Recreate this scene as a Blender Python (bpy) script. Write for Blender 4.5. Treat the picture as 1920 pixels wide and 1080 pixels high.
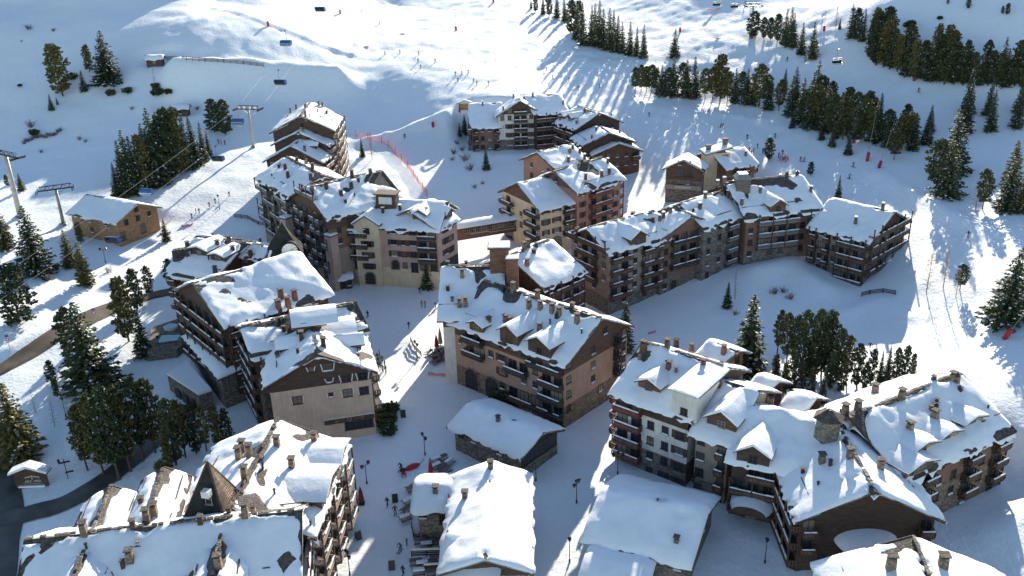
import bpy, bmesh, math, random
import numpy as np
from mathutils import Vector, Matrix
R_ = random.Random(7)
rad = math.radians
# ------------------------------------------------------------------ camera
for o in list(bpy.data.objects): bpy.data.objects.remove(o)
scene = bpy.context.scene
COL = scene.collection
F = 1750.0; PITCH = rad(23); ROLL = rad(1.5); CAMZ = 86.0
fw = np.array([0, math.cos(PITCH), -math.sin(PITCH)]); r0 = np.array([1., 0, 0]); u0 = np.array([0, math.sin(PITCH), math.cos(PITCH)])
rt = math.cos(ROLL)*r0 - math.sin(ROLL)*u0; up = math.sin(ROLL)*r0 + math.cos(ROLL)*u0
CAM = np.array([0, 0, CAMZ])
cd = bpy.data.cameras.new('camera'); cam = bpy.data.objects.new('camera', cd); COL.objects.link(cam)
cd.sensor_width = 36; cd.lens = 36*F/1920; cd.clip_start = 1; cd.clip_end = 6000
M = Matrix.Identity(4)
for i in range(3):
    M[i][0] = rt[i]; M[i][1] = up[i]; M[i][2] = -fw[i]; M[i][3] = CAM[i]
cam.matrix_world = M
scene.camera = cam
# ------------------------------------------------------------------ light
SUN_AZ = rad(17)      # to the right of the view direction (+Y), sun ahead of the camera
SUN_EL = rad(19.8)
world = bpy.data.worlds.new('World'); scene.world = world; world.use_nodes = True
wn = world.node_tree.nodes; wl = world.node_tree.links
bgn = wn['Background']
sky = wn.new('ShaderNodeTexSky'); sky.sky_type = 'NISHITA'; sky.sun_disc = False
sky.sun_elevation = SUN_EL; sky.sun_rotation = SUN_AZ; sky.altitude = 1900; sky.air_density = 1.0; sky.dust_density = 0.6; sky.ozone_density = 0.4
wl.new(sky.outputs[0], bgn.inputs[0]); bgn.inputs[1].default_value = 0.105
sl = bpy.data.lights.new('sun', 'SUN'); sl.energy = 5.0; sl.angle = rad(0.55); sl.color = (1.0, 0.90, 0.75)
so = bpy.data.objects.new('sun', sl); COL.objects.link(so)
SUND = Vector((math.sin(SUN_AZ)*math.cos(SUN_EL), math.cos(SUN_AZ)*math.cos(SUN_EL), math.sin(SUN_EL)))
so.rotation_euler = SUND.to_track_quat('Z', 'Y').to_euler(); so.location = (100, 300, 300)
scene.cycles.max_bounces = 5; scene.cycles.diffuse_bounces = 3; scene.cycles.glossy_bounces = 2; scene.cycles.transmission_bounces = 2
scene.cycles.caustics_reflective = False; scene.cycles.caustics_refractive = False
vs = scene.view_settings
vs.view_transform = 'Standard'; vs.look = 'None'; vs.gamma = 1; vs.use_curve_mapping = False
vs.exposure = 1.2
# ------------------------------------------------------------------ pixel <-> place
def ray(px, py): return fw + rt*((px-960)/F) + up*(-(py-540)/F)
def un(px, py, z=0.):
    d = ray(px, py); t = (z-CAMZ)/d[2]; return CAM + d*t
def pj(p):
    v = np.asarray(p, float) - CAM; z = v@fw
    return np.array([960 + F*(v@rt)/z, 540 - F*(v@up)/z])
# ------------------------------------------------------------------ materials
MATS = {}
def nmat(name):
    m = bpy.data.materials.new(name); m.use_nodes = True; MATS[name] = m
    nt = m.node_tree; b = nt.nodes['Principled BSDF']
    return m, nt, b
def ramp(nt, fac, stops):
    r = nt.nodes.new('ShaderNodeValToRGB'); e = r.color_ramp.elements
    while len(e) < len(stops): e.new(0.5)
    for i, (p, c) in enumerate(stops): e[i].position = p; e[i].color = (*c, 1)
    nt.links.new(fac, r.inputs[0]); return r.outputs[0]
def coords(nt, kind='Object', scale=(1, 1, 1)):
    t = nt.nodes.new('ShaderNodeTexCoord'); mp = nt.nodes.new('ShaderNodeMapping')
    mp.inputs['Scale'].default_value = scale
    nt.links.new(t.outputs[kind], mp.inputs[0]); return mp.outputs[0]
def wcoords(nt, scale=(1, 1, 1)):
    g = nt.nodes.new('ShaderNodeNewGeometry'); mp = nt.nodes.new('ShaderNodeMapping')
    mp.inputs['Scale'].default_value = scale
    nt.links.new(g.outputs['Position'], mp.inputs[0]); return mp.outputs[0]
def noise(nt, vec, scale, detail=4, rough=0.55):
    n = nt.nodes.new('ShaderNodeTexNoise'); n.inputs['Scale'].default_value = scale
    n.inputs['Detail'].default_value = detail; n.inputs['Roughness'].default_value = rough
    nt.links.new(vec, n.inputs['Vector']); return n.outputs['Fac']
def bump(nt, b, h, strength=0.4, dist=0.1, prev=None):
    n = nt.nodes.new('ShaderNodeBump'); n.inputs['Strength'].default_value = strength; n.inputs['Distance'].default_value = dist
    nt.links.new(h, n.inputs['Height'])
    if prev is not None: nt.links.new(prev, n.inputs['Normal'])
    nt.links.new(n.outputs[0], b.inputs['Normal']); return n.outputs[0]
def plain(name, c, rough=0.7, var=0.25, scale=1.5, bumps=0.15, metal=0.0, sc=(1, 1, 1)):
    m, nt, b = nmat(name)
    v = wcoords(nt, sc); n = noise(nt, v, scale, 5)
    lo = tuple(x*(1-var) for x in c); hi = tuple(min(1, x*(1+var)) for x in c)
    nt.links.new(ramp(nt, n, [(0.3, lo), (0.7, hi)]), b.inputs['Base Color'])
    b.inputs['Roughness'].default_value = rough; b.inputs['Metallic'].default_value = metal
    if bumps: bump(nt, b, n, bumps, 0.05)
    return m
def snowmat(name, tint, fine=0.5, big=0.6, dist=0.25, lanes=False):
    m, nt, b = nmat(name)
    v = wcoords(nt)
    n2 = noise(nt, v, 0.9, 4, 0.65)
    lo = tuple(x*0.95 for x in tint)
    nt.links.new(ramp(nt, n2, [(0.35, lo), (0.65, tint)]), b.inputs['Base Color'])
    b.inputs['Roughness'].default_value = 0.75
    b.inputs['Specular IOR Level'].default_value = 0.25
    if lanes:
        tr = noise(nt, wcoords(nt, (1.1, 0.09, 0.3)), 1.3, 3, 0.6)    # groomed and skied streaks down the fall line
        fp = noise(nt, v, 3.2, 2, 0.5)                                # trodden, clodded surface
        p1 = bump(nt, b, tr, .35, .16); p2 = bump(nt, b, fp, .3, .10, p1); bump(nt, b, n2, big, dist, p2)
    else: bump(nt, b, n2, big, dist)
    return m
snowmat('snow', (0.81, 0.865, 0.88), 0.35, 0.55, 0.3, True)
snowmat('roof_snow', (0.84, 0.88, 0.895), 0.25, 0.35, 0.2)
def woodmat(name, c, var=0.4, wid=0.22):
    m, nt, b = nmat(name)
    t = nt.nodes.new('ShaderNodeNewGeometry')
    s = nt.nodes.new('ShaderNodeSeparateXYZ'); nt.links.new(t.outputs['Position'], s.inputs[0])
    w = nt.nodes.new('ShaderNodeTexWave'); w.wave_type = 'BANDS'; w.bands_direction = 'Z'; w.inputs['Scale'].default_value = 0.25/wid
    w.inputs['Distortion'].default_value = 0.4
    nt.links.new(t.outputs['Position'], w.inputs['Vector'])
    n = noise(nt, wcoords(nt, (1, 1, 4)), 0.8, 6)
    lo = tuple(x*(1-var) for x in c); hi = tuple(x*(1+var) for x in c)
    col = ramp(nt, n, [(0.3, lo), (0.7, hi)])
    mx = nt.nodes.new('ShaderNodeMix'); mx.data_type = 'RGBA'; mx.blend_type = 'MULTIPLY'; mx.inputs[0].default_value = 0.45
    nt.links.new(col, mx.inputs[6]); nt.links.new(ramp(nt, w.outputs['Fac'], [(0.0, (0.35, 0.35, 0.35)), (0.35, (1, 1, 1))]), mx.inputs[7])
    nt.links.new(mx.outputs[2], b.inputs['Base Color']); b.inputs['Roughness'].default_value = 0.75
    bump(nt, b, w.outputs['Fac'], 0.5, 0.04)
    return m
woodmat('wood_dark', (0.075, 0.046, 0.032)); woodmat('wood_brown', (0.11, 0.062, 0.038)); woodmat('wood_red', (0.17, 0.08, 0.052))
woodmat('wood_honey', (0.36, 0.20, 0.095)); woodmat('wood_pale', (0.42, 0.30, 0.21)); woodmat('wood_grey', (0.16, 0.13, 0.105))
def plaster(name, c):
    m, nt, b = nmat(name)
    v = wcoords(nt); n = noise(nt, v, 0.45, 6, 0.65); n2 = noise(nt, wcoords(nt, (2.5, 2.5, 0.35)), 1.0, 5)
    c1 = ramp(nt, n, [(0.25, tuple(x*0.78 for x in c)), (0.7, tuple(x*1.08 for x in c))])
    mx = nt.nodes.new('ShaderNodeMix'); mx.data_type = 'RGBA'; mx.blend_type = 'MULTIPLY'; mx.inputs[0].default_value = 0.5
    nt.links.new(c1, mx.inputs[6]); nt.links.new(ramp(nt, n2, [(0.3, (0.72, 0.7, 0.68)), (0.6, (1, 1, 1))]), mx.inputs[7])
    nt.links.new(mx.outputs[2], b.inputs['Base Color']); b.inputs['Roughness'].default_value = 0.85
    bump(nt, b, noise(nt, v, 6, 3), 0.2, 0.03); return m
plaster('beige', (0.60, 0.45, 0.33)); plaster('peach', (0.42, 0.275, 0.205)); plaster('cream', (0.68, 0.56, 0.38)); plaster('pink', (0.38, 0.21, 0.155)); plaster('white_plaster', (0.72, 0.68, 0.60))
plaster('rose', (0.50, 0.36, 0.295)); plaster('ochre', (0.23, 0.135, 0.085)); plaster('greige', (0.33, 0.265, 0.205)); plaster('rust', (0.24, 0.13, 0.09))
def stonemat(name, c, sc=1.9):
    m, nt, b = nmat(name)
    v = wcoords(nt, (1, 1, 1.7))
    vo = nt.nodes.new('ShaderNodeTexVoronoi'); vo.inputs['Scale'].default_value = sc; nt.links.new(v, vo.inputs['Vector'])
    ve = nt.nodes.new('ShaderNodeTexVoronoi'); ve.feature = 'DISTANCE_TO_EDGE'; ve.inputs['Scale'].default_value = sc; nt.links.new(v, ve.inputs['Vector'])
    hs = nt.nodes.new('ShaderNodeSeparateColor'); nt.links.new(vo.outputs['Color'], hs.inputs[0])
    c1 = ramp(nt, hs.outputs[0], [(0.0, tuple(x*0.55 for x in c)), (0.5, c), (1.0, (c[0]*1.45, c[1]*1.4, c[2]*1.35))])
    mx = nt.nodes.new('ShaderNodeMix'); mx.data_type = 'RGBA'; mx.blend_type = 'MULTIPLY'; mx.inputs[0].default_value = 0.8
    nt.links.new(c1, mx.inputs[6]); nt.links.new(ramp(nt, ve.outputs['Distance'], [(0.0, (0.4, 0.38, 0.36)), (0.09, (1, 1, 1))]), mx.inputs[7])
    nt.links.new(mx.outputs[2], b.inputs['Base Color']); b.inputs['Roughness'].default_value = 0.9
    bump(nt, b, ve.outputs['Distance'], 0.8, 0.15); return m
stonemat('stone', (0.20, 0.175, 0.145)); stonemat('stone_warm', (0.22, 0.165, 0.12)); stonemat('tile', (0.10, 0.085, 0.075), 2.6)
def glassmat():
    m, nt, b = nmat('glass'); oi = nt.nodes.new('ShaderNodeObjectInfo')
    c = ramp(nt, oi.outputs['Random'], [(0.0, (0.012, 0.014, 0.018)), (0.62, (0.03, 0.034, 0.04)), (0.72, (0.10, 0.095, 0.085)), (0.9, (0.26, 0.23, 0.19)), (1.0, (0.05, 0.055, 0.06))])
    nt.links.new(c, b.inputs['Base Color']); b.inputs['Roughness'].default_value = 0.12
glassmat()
plain('frame_dark', (0.07, 0.045, 0.032), 0.6); plain('frame_pale', (0.30, 0.24, 0.18), 0.6); plain('shutter', (0.085, 0.04, 0.028), 0.6)
plain('shutter_green', (0.05, 0.055, 0.035), 0.6); plain('white_trim', (0.62, 0.60, 0.56), 0.6, 0.08)
plain('rail', (0.12, 0.065, 0.04), 0.7, 0.35, 1.0); plain('rail_red', (0.18, 0.06, 0.045), 0.7, 0.3); plain('rail_pale', (0.40, 0.29, 0.22), 0.7, 0.2); plain('rail_dark', (0.055, 0.042, 0.034), 0.7, 0.3); plain('rail_grey', (0.19, 0.18, 0.17), 0.7, 0.25)
plain('metal_dark', (0.035, 0.035, 0.037), 0.45, 0.3, 1, 0, 0.4); plain('metal_grey', (0.30, 0.30, 0.29), 0.5, 0.2, 1, 0, 0.6); plain('metal_cream', (0.45, 0.42, 0.36), 0.5, 0.12, 1, 0, 0.1)
plain('asphalt', (0.055, 0.056, 0.05), 0.55, 0.5, 0.35, 0.2); plain('asphalt_warm', (0.085, 0.068, 0.046), 0.8, 0.45, 0.3, 0.3)
plain('red', (0.45, 0.022, 0.03), 0.6, 0.2); plain('net_pink', (0.70, 0.26, 0.30), 0.8, 0.15); plain('blue_shell', (0.025, 0.10, 0.26), 0.25, 0.15, 1, 0)
plain('black', (0.015, 0.015, 0.017), 0.5, 0.3); plain('bark', (0.10, 0.066, 0.045), 0.9, 0.4, 3, 0.4)
plain('skin', (0.5, 0.3, 0.22), 0.6, 0.05); plain('pool_water', (0.06, 0.36, 0.36), 0.08, 0.1, 0.4, 0.1)
plain('cable', (0.25, 0.25, 0.26), 0.6, 0.1)
plain('rock', (0.14, 0.13, 0.12), 0.9, 0.4, 0.8, 0.5)
def leafmat(name, c):
    m, nt, b = nmat(name)
    oi = nt.nodes.new('ShaderNodeObjectInfo'); n = noise(nt, wcoords(nt), 0.9, 3)
    ad = nt.nodes.new('ShaderNodeMath'); ad.operation = 'MULTIPLY_ADD'; ad.inputs[1].default_value = 0.45
    nt.links.new(oi.outputs['Random'], ad.inputs[0]); nt.links.new(n, ad.inputs[2])
    nt.links.new(ramp(nt, ad.outputs[0], [(0.3, tuple(x*0.55 for x in c)), (1.0, (c[0]*1.5, c[1]*1.25, c[2]*1.1))]), b.inputs['Base Color'])
    b.inputs['Roughness'].default_value = 0.8; b.inputs['Specular IOR Level'].default_value = 0.2
    return m
leafmat('needles', (0.062, 0.088, 0.044)); leafmat('needles_warm', (0.11, 0.118, 0.046)); leafmat('twigs', (0.14, 0.095, 0.06)); leafmat('larch', (0.24, 0.18, 0.115)); leafmat('larch_gold', (0.36, 0.25, 0.13))
# ------------------------------------------------------------------ objects
def tag(o, label=None, cat=None, group=None, kind=None):
    if label: o['label'] = label
    if cat: o['category'] = cat
    if group: o['group'] = group
    if kind: o['kind'] = kind
    return o
def empty(name, loc=(0, 0, 0), rz=0, parent=None):
    o = bpy.data.objects.new(name, None); COL.objects.link(o); o.location = loc; o.rotation_euler = (0, 0, rz)
    o.empty_display_size = 0.5
    if parent: o.parent = parent
    return o
def place(name, mesh, parent=None, loc=(0, 0, 0), rz=0, scale=None):
    o = bpy.data.objects.new(name, mesh); COL.objects.link(o)
    o.location = loc; o.rotation_euler = (0, 0, rz)
    if scale is not None: o.scale = scale
    if parent: o.parent = parent
    return o
class MB:
    def __init__(s): s.v = []; s.f = []; s.m = []; s.mats = []; s.smooth = []
    def mi(s, mat):
        if mat not in s.mats: s.mats.append(mat)
        return s.mats.index(mat)
    def face(s, pts, mat, smooth=False):
        i = len(s.v); s.v += [tuple(p) for p in pts]; s.f.append(tuple(range(i, i+len(pts)))); s.m.append(s.mi(mat)); s.smooth.append(smooth)
    def hexa(s, p, mat):
        i = len(s.v); s.v += [tuple(q) for q in p]
        for q in ((3, 2, 1, 0), (4, 5, 6, 7), (0, 1, 5, 4), (1, 2, 6, 5), (2, 3, 7, 6), (3, 0, 4, 7)):
            s.f.append(tuple(i+k for k in q)); s.m.append(s.mi(mat)); s.smooth.append(False)
    def box(s, x0, x1, y0, y1, z0, z1, mat):
        s.hexa([(x0, y0, z0), (x1, y0, z0), (x1, y1, z0), (x0, y1, z0), (x0, y0, z1), (x1, y0, z1), (x1, y1, z1), (x0, y1, z1)], mat)
    def bar(s, a, b, w, h, mat, upv=(0, 0, 1)):
        a = Vector(a); b = Vector(b); d = (b-a).normalized(); u = Vector(upv)
        x = d.cross(u)
        if x.length < 1e-4: x = d.cross(Vector((1, 0, 0)))
        x.normalize(); u = x.cross(d)
        x *= w/2; u *= h/2
        s.hexa([a-x-u, a+x-u, b+x-u, b-x-u, a-x+u, a+x+u, b+x+u, b-x+u], mat)
    def tube(s, pts, radii, mat, n=8, cap=True, smooth=True):
        rings = []
        pts = [Vector(p) for p in pts]
        for k, p in enumerate(pts):
            d = (pts[min(k+1, len(pts)-1)]-pts[max(k-1, 0)]).normalized()
            x = d.cross(Vector((0, 0, 1)))
            if x.length < 1e-3: x = Vector((1, 0, 0))
            x.normalize(); y = x.cross(d)
            r = radii[k] if isinstance(radii, (list, tuple)) else radii
            i = len(s.v)
            for q in range(n):
                a = 2*math.pi*q/n; s.v.append(tuple(p + x*(r*math.cos(a)) + y*(r*math.sin(a))))
            rings.append(i)
        for k in range(len(rings)-1):
            for q in range(n):
                s.f.append((rings[k]+q, rings[k]+(q+1) % n, rings[k+1]+(q+1) % n, rings[k+1]+q)); s.m.append(s.mi(mat)); s.smooth.append(smooth)
        if cap:
            s.f.append(tuple(rings[0]+q for q in range(n))[::-1]); s.m.append(s.mi(mat)); s.smooth.append(False)
            s.f.append(tuple(rings[-1]+q for q in range(n))); s.m.append(s.mi(mat)); s.smooth.append(False)
    def mesh(s, name):
        me = bpy.data.meshes.new(name); me.from_pydata(s.v, [], s.f)
        for m in s.mats: me.materials.append(MATS[m])
        me.polygons.foreach_set('material_index', s.m); me.polygons.foreach_set('use_smooth', s.smooth)
        me.update(); return me
    def build(s, name, parent=None, loc=(0, 0, 0), rz=0):
        return place(name, s.mesh(name), parent, loc, rz)
def vnoise(x, y, seed=0):
    "smooth value noise on arrays"
    x = np.asarray(x, float); y = np.asarray(y, float)
    xi = np.floor(x).astype(np.int64); yi = np.floor(y).astype(np.int64); xf = x-xi; yf = y-yi
    def h(a, b):
        n = (a*374761393 + b*668265263 + seed*1442695041) & 0x7fffffff
        n = ((n ^ (n >> 13))*1274126177) & 0x7fffffff
        return ((n ^ (n >> 16)) & 0xffff)/65535.0
    u = xf*xf*(3-2*xf); v = yf*yf*(3-2*yf)
    return (h(xi, yi)*(1-u)+h(xi+1, yi)*u)*(1-v) + (h(xi, yi+1)*(1-u)+h(xi+1, yi+1)*u)*v
def fbm(x, y, seed=0, oc=3):
    t = 0; a = 1; s = 0
    for k in range(oc): t = t + a*vnoise(np.asarray(x)*2**k, np.asarray(y)*2**k, seed+k); s += a; a *= .5
    return t/s
# ------------------------------------------------------------------ terrain
GC = [ # pixel x, pixel y, height
 (960,1080,-1),(750,870,0),(1205,880,0),(700,570,0),(880,700,0),(400,1000,-2),(200,960,-4),(0,1080,-6),(60,800,-4),(0,690,-1),(200,600,0),(330,600,0.5),(400,760,-2),(480,800,-1),
 (150,540,1.5),(20,600,2.5),(200,450,3),(300,440,2.5),(0,420,5.5),(420,400,4),(100,350,8),(0,250,15),(200,330,9.5),(350,330,8.5),
 (430,315,9),(500,285,10.5),(380,350,7.5),(600,330,6.5),(700,310,6.5),
 (200,250,15),(200,150,27.4),(200,50,42),(200,0,49.5),(0,150,28),(0,50,43),(0,0,50.5),(400,250,13.5),(400,200,20),(400,100,34.5),(400,30,44.5),(400,0,47.5),
 (550,230,14.5),(600,160,21.5),(540,60,38),(560,0,44.5),(640,250,9),(640,150,22),(645,96,29),(700,50,33),(700,0,38.5),(640,40,36),
 (760,150,22.6),(750,128,25.3),(800,300,7),(740,300,7),(880,183,20.2),(820,230,13.8),(950,140,23),(900,60,31),(900,0,38.5),(1000,200,18.5),
 (900,440,1.5),(880,380,4),(880,320,7),(1000,302,8),(1090,240,13),(1100,150,21.8),(1100,60,30),(1100,0,37),
 (1250,340,5.5),(1230,300,8),(1300,250,12.8),(1300,190,16.8),(1300,100,27.5),(1300,0,41),(1240,0,40),
 (1100,560,0),(1300,590,1),(1420,520,4.5),(1500,500,4.5),(1560,560,3),(1400,640,1),(1620,545,2),(1680,590,3),(1400,700,1.5),(1600,660,3),(1760,680,6),(1900,700,9),
 (1720,520,8),(1850,520,11),(1720,420,11),(1850,400,13.5),(1600,330,11.8),(1480,300,11.8),(1500,230,15.8),(1600,230,18.5),(1700,300,15.5),(1700,200,22.5),(1850,300,16.5),(1900,200,24.5),(1700,100,34),(1900,100,37),(1500,110,29),(1500,0,43),(1700,0,48),(1900,0,50),
 (1860,940,2),(1910,1060,0),(1750,980,0.5),(1400,1000,0),(1500,1060,-0.5),(1300,940,0),(1050,1040,-0.5),
]
WC = [(-140,440,76),(-250,420,80),(-130,520,104),(105,480,66),(165,480,76),(260,440,84),(300,540,125),(-500,700,150),(0,700,98),(500,700,160),(-500,300,60),(-420,180,25),(-250,60,-15),(0,40,-8),(250,60,-4),(420,180,25),(500,320,55),(0,-100,-25),(-400,-50,-35),(400,-50,-20),(0,1000,190),(-500,1000,260),(500,1000,260)]  # points past the view; the first ones raise unseen slopes to shade the corners
_cp = np.array([list(un(a, b, c)) for a, b, c in GC] + [list(map(float, w)) for w in WC])
def _tps(d2): return np.where(d2 > 0, d2*np.log(np.maximum(d2, 1e-9)), 0)
_S = 100.0
def _fit(cp, lam=0.02):
    n = len(cp); X = cp[:, :2]/_S
    K = _tps(((X[:, None]-X[None])**2).sum(-1)) + lam*np.eye(n)
    Pm = np.hstack([np.ones((n, 1)), X]); A = np.zeros((n+3, n+3)); A[:n, :n] = K; A[:n, n:] = Pm; A[n:, :n] = Pm.T
    return np.linalg.solve(A, np.concatenate([cp[:, 2], np.zeros(3)]))
_w = _fit(_cp)
def base_h(x, y):
    x = np.atleast_1d(np.asarray(x, float)).ravel()/_S; y = np.atleast_1d(np.asarray(y, float)).ravel()/_S
    out = np.full(x.shape, _w[-3]) + _w[-2]*x + _w[-1]*y
    for k, (cx, cy, _) in enumerate(_cp): out += _w[k]*_tps((x-cx/_S)**2+(y-cy/_S)**2)
    return out
CARVE = []
RIDGES = []   # (list of world xy points, height, half width)
def seg_d(x, y, pts):
    best = np.full(np.shape(x), 1e9)
    for (ax, ay), (bx, by) in zip(pts[:-1], pts[1:]):
        dx, dy = bx-ax, by-ay; t = np.clip(((x-ax)*dx+(y-ay)*dy)/(dx*dx+dy*dy+1e-9), 0, 1)
        best = np.minimum(best, np.hypot(x-ax-t*dx, y-ay-t*dy))
    return best
def axis(lo, hi, segs):
    out = [lo]
    while out[-1] < hi:
        for a, b, st in segs:
            if a <= out[-1] < b: out.append(out[-1]+st); break
        else: out.append(out[-1]+60)
    return np.array(out)
gx = axis(-900, 900, [(-900, -320, 40), (-320, -130, 3), (-130, 130, 1.3), (130, 320, 3), (320, 900, 40)])
gy = axis(-300, 1100, [(-300, 60, 20), (60, 90, 3), (90, 320, 1.3), (320, 480, 1.4), (480, 620, 8), (620, 1100, 40)])
XX, YY = np.meshgrid(gx, gy)
def bilin(Z, x, y):
    i = np.clip(np.searchsorted(gx, x)-1, 0, len(gx)-2); j = np.clip(np.searchsorted(gy, y)-1, 0, len(gy)-2)
    u = np.clip((x-gx[i])/(gx[i+1]-gx[i]), 0, 1); v = np.clip((y-gy[j])/(gy[j+1]-gy[j]), 0, 1)
    return (Z[j, i]*(1-u)+Z[j, i+1]*u)*(1-v)+(Z[j+1, i]*(1-u)+Z[j+1, i+1]*u)*v
def raw_h(x, y):
    z = base_h(x, y)
    wild = np.clip((y-255)/60, 0, 1)
    z = z + (fbm(x/22, y/22, 3, 3)-.5)*(0.8+0.9*wild) + (fbm(x/6, y/6, 9, 2)-.5)*(0.35+0.3*wild) + (fbm(x/2.6+y/9, y/4.5, 29, 2)-.5)*0.55*wild
    for pts, hgt, wd in RIDGES:
        z = z + hgt*np.exp(-(seg_d(x, y, pts)/wd)**2)
    cap = 47+.13*np.maximum(y-470, 0)+.8*np.maximum(-x-60, 0)+1.3*np.maximum(x-85, 0)+.25*np.maximum(470-y, 0)
    cap = np.where(y > 380, cap, 1e6); z = np.minimum(z, cap)   # upper slopes, mostly unseen, clipped so sun reaches the pistes; sides kept for shade
    return np.minimum(z, 132+8*np.tanh((z-132)/20))
PRE = raw_h(XX.ravel(), YY.ravel()).reshape(XX.shape); FINAL = None
def ground_h(x, y):
    x = np.atleast_1d(np.asarray(x, float)); sh = x.shape; x = x.ravel(); y = np.atleast_1d(np.asarray(y, float)).ravel()
    if FINAL is not None: return bilin(FINAL, x, y).reshape(sh)
    z = bilin(PRE, x, y)
    for (A, d, n, L, w, z0) in CARVE:   # level ground under and around the buildings
        qx = (x-A[0])*d[0]+(y-A[1])*d[1]; qy = (x-A[0])*n[0]+(y-A[1])*n[1]
        dd = np.hypot(np.maximum(np.maximum(-qx, qx-L), 0), np.maximum(np.maximum(-qy, qy-w), 0))
        k = np.clip(1-(dd-1.0)/7.0, 0, 1); k = k*k*(3-2*k); z = np.where(z > z0, z+(z0-z)*k, z)
    return z.reshape(sh)
def gz(x, y): return float(ground_h(x, y)[0])
def at(px, py, lo=60.0, hi=900.0):
    "where the line of sight through a pixel of the photograph meets the ground"
    d = ray(px, py); t = np.linspace(lo, hi, 421); p = CAM[None]+d[None]*t[:, None]
    g = p[:, 2]-ground_h(p[:, 0], p[:, 1]); i = int(np.argmax(g < 0)) if (g < 0).any() else 420
    a, b = t[max(i-1, 0)], t[i]
    for _ in range(14):
        m = (a+b)/2; q = CAM+d*m
        if q[2] < gz(q[0], q[1]): b = m
        else: a = m
    q = CAM+d*b; return np.array([q[0], q[1], gz(q[0], q[1])])
def pxm(px, py, z): # pixels per metre at a place
    return F/((np.array([px, py, z])-CAM)@fw)
def pl(*pp): return [tuple(at(a, b)[:2]) for a, b in pp]
_r = []
_r.append((pl((335,152),(420,155),(520,158),(600,160),(632,163)), 7.5, 6.5))
_r.append((pl((868,208),(800,235),(740,258),(690,268)), 2.2, 3.5))
_r.append((pl((405,18),(500,45),(600,84),(660,102)), 1.0, 2.0))
_r.append((pl((1190,195),(1300,205),(1400,222),(1500,250)), 0.4, 4.0))
_r.append((pl((1650,330),(1750,385),(1850,440)), 1.0, 3.0))
_r.append((pl((1420,512),(1480,500),(1540,545)), 1.5, 4.0))
_r.append((pl((1560,600),(1640,575),(1700,600)), 1.2, 3.0))
_r.append((pl((20,660),(120,610),(230,555)), 1.1, 2.0))
_r.append((pl((775,640),(800,680),(850,690)), 0.9, 2.5))
_r.append((pl((1420,980),(1480,1010),(1530,1060)), 1.2, 3.0))
RIDGES += _r
PRE = raw_h(XX.ravel(), YY.ravel()).reshape(XX.shape)
# ------------------------------------------------------------------ building kit
_cache = {}
def cached(key, fn):
    if key not in _cache: _cache[key] = fn()
    return _cache[key]
# pieces are modelled with x along the wall, outward = -y, origin on the wall face at the bottom centre
def m_window(w, h, frame='frame_dark', bars=1):
    def f():
        b = MB(); t = 0.09
        b.box(-w/2, w/2, -0.10, 0.0, 0, t, frame); b.box(-w/2, w/2, -0.10, 0.0, h-t, h, frame)
        b.box(-w/2, -w/2+t, -0.10, 0.0, t, h-t, frame); b.box(w/2-t, w/2, -0.10, 0.0, t, h-t, frame)
        for k in range(bars):
            x = -w/2 + w*(k+1)/(bars+1); b.box(x-0.04, x+0.04, -0.085, 0.0, t, h-t, frame)
        if h < 1.8: b.box(-w/2+t, w/2-t, -0.08, 0.0, h*0.52, h*0.52+0.06, frame)
        b.box(-w/2-0.1, w/2+0.1, -0.2, 0.0, -0.1, 0, frame)
        return b.mesh('window')
    return cached(('win', w, h, frame, bars), f)
def m_pane(w, h):
    def f():
        b = MB(); b.box(-w/2+0.05, w/2-0.05, -0.045, 0.0, 0.05, h-0.05, 'glass'); return b.mesh('pane')
    return cached(('pane', w, h), f)
def m_shutter(h, mat='shutter'):
    def f():
        b = MB(); b.box(-0.3, 0.3, -0.07, 0.0, 0, h, mat); b.box(-0.26, 0.26, -0.095, -0.07, h*0.18, h*0.24, mat); b.box(-0.26, 0.26, -0.095, -0.07, h*0.74, h*0.8, mat)
        return b.mesh('shutter')
    return cached(('shut', h, mat), f)
def m_vshutter(h):
    def f():
        b = MB(); b.hexa([(-0.09, -0.09, 0), (0.09, -0.09, 0), (0.09, 0, 0), (-0.09, 0, 0), (0.18, -0.13, h), (0.38, -0.13, h), (0.38, 0, h), (0.18, 0, h)], 'white_trim'); return b.mesh('shutter')
    return cached(('vsh', h), f)
def m_sillsnow(w):
    def f():
        b = MB(); b.hexa([(-w/2, -0.24, 0), (w/2, -0.24, 0), (w/2, -0.02, 0), (-w/2, -0.02, 0), (-w/2+.05, -0.2, 0.13), (w/2-.1, -0.2, 0.1), (w/2-.1, -0.03, 0.16), (-w/2+.05, -0.03, 0.18)], 'roof_snow'); return b.mesh('snow')
    return cached(('ss', w), f)
def m_balcony(L, D, rail):
    def f():
        b = MB(); b.box(-L/2, L/2, -D, 0, -0.18, 0, 'wood_dark')
        for x in (-L/2+0.3, L/2-0.3, 0.0): b.bar((x, -0.02, -0.75), (x, -D+0.15, -0.2), 0.14, 0.16, 'wood_dark')
        return b.mesh('balcony')
    return cached(('bal', round(L, 1), D, rail), f)
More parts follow.
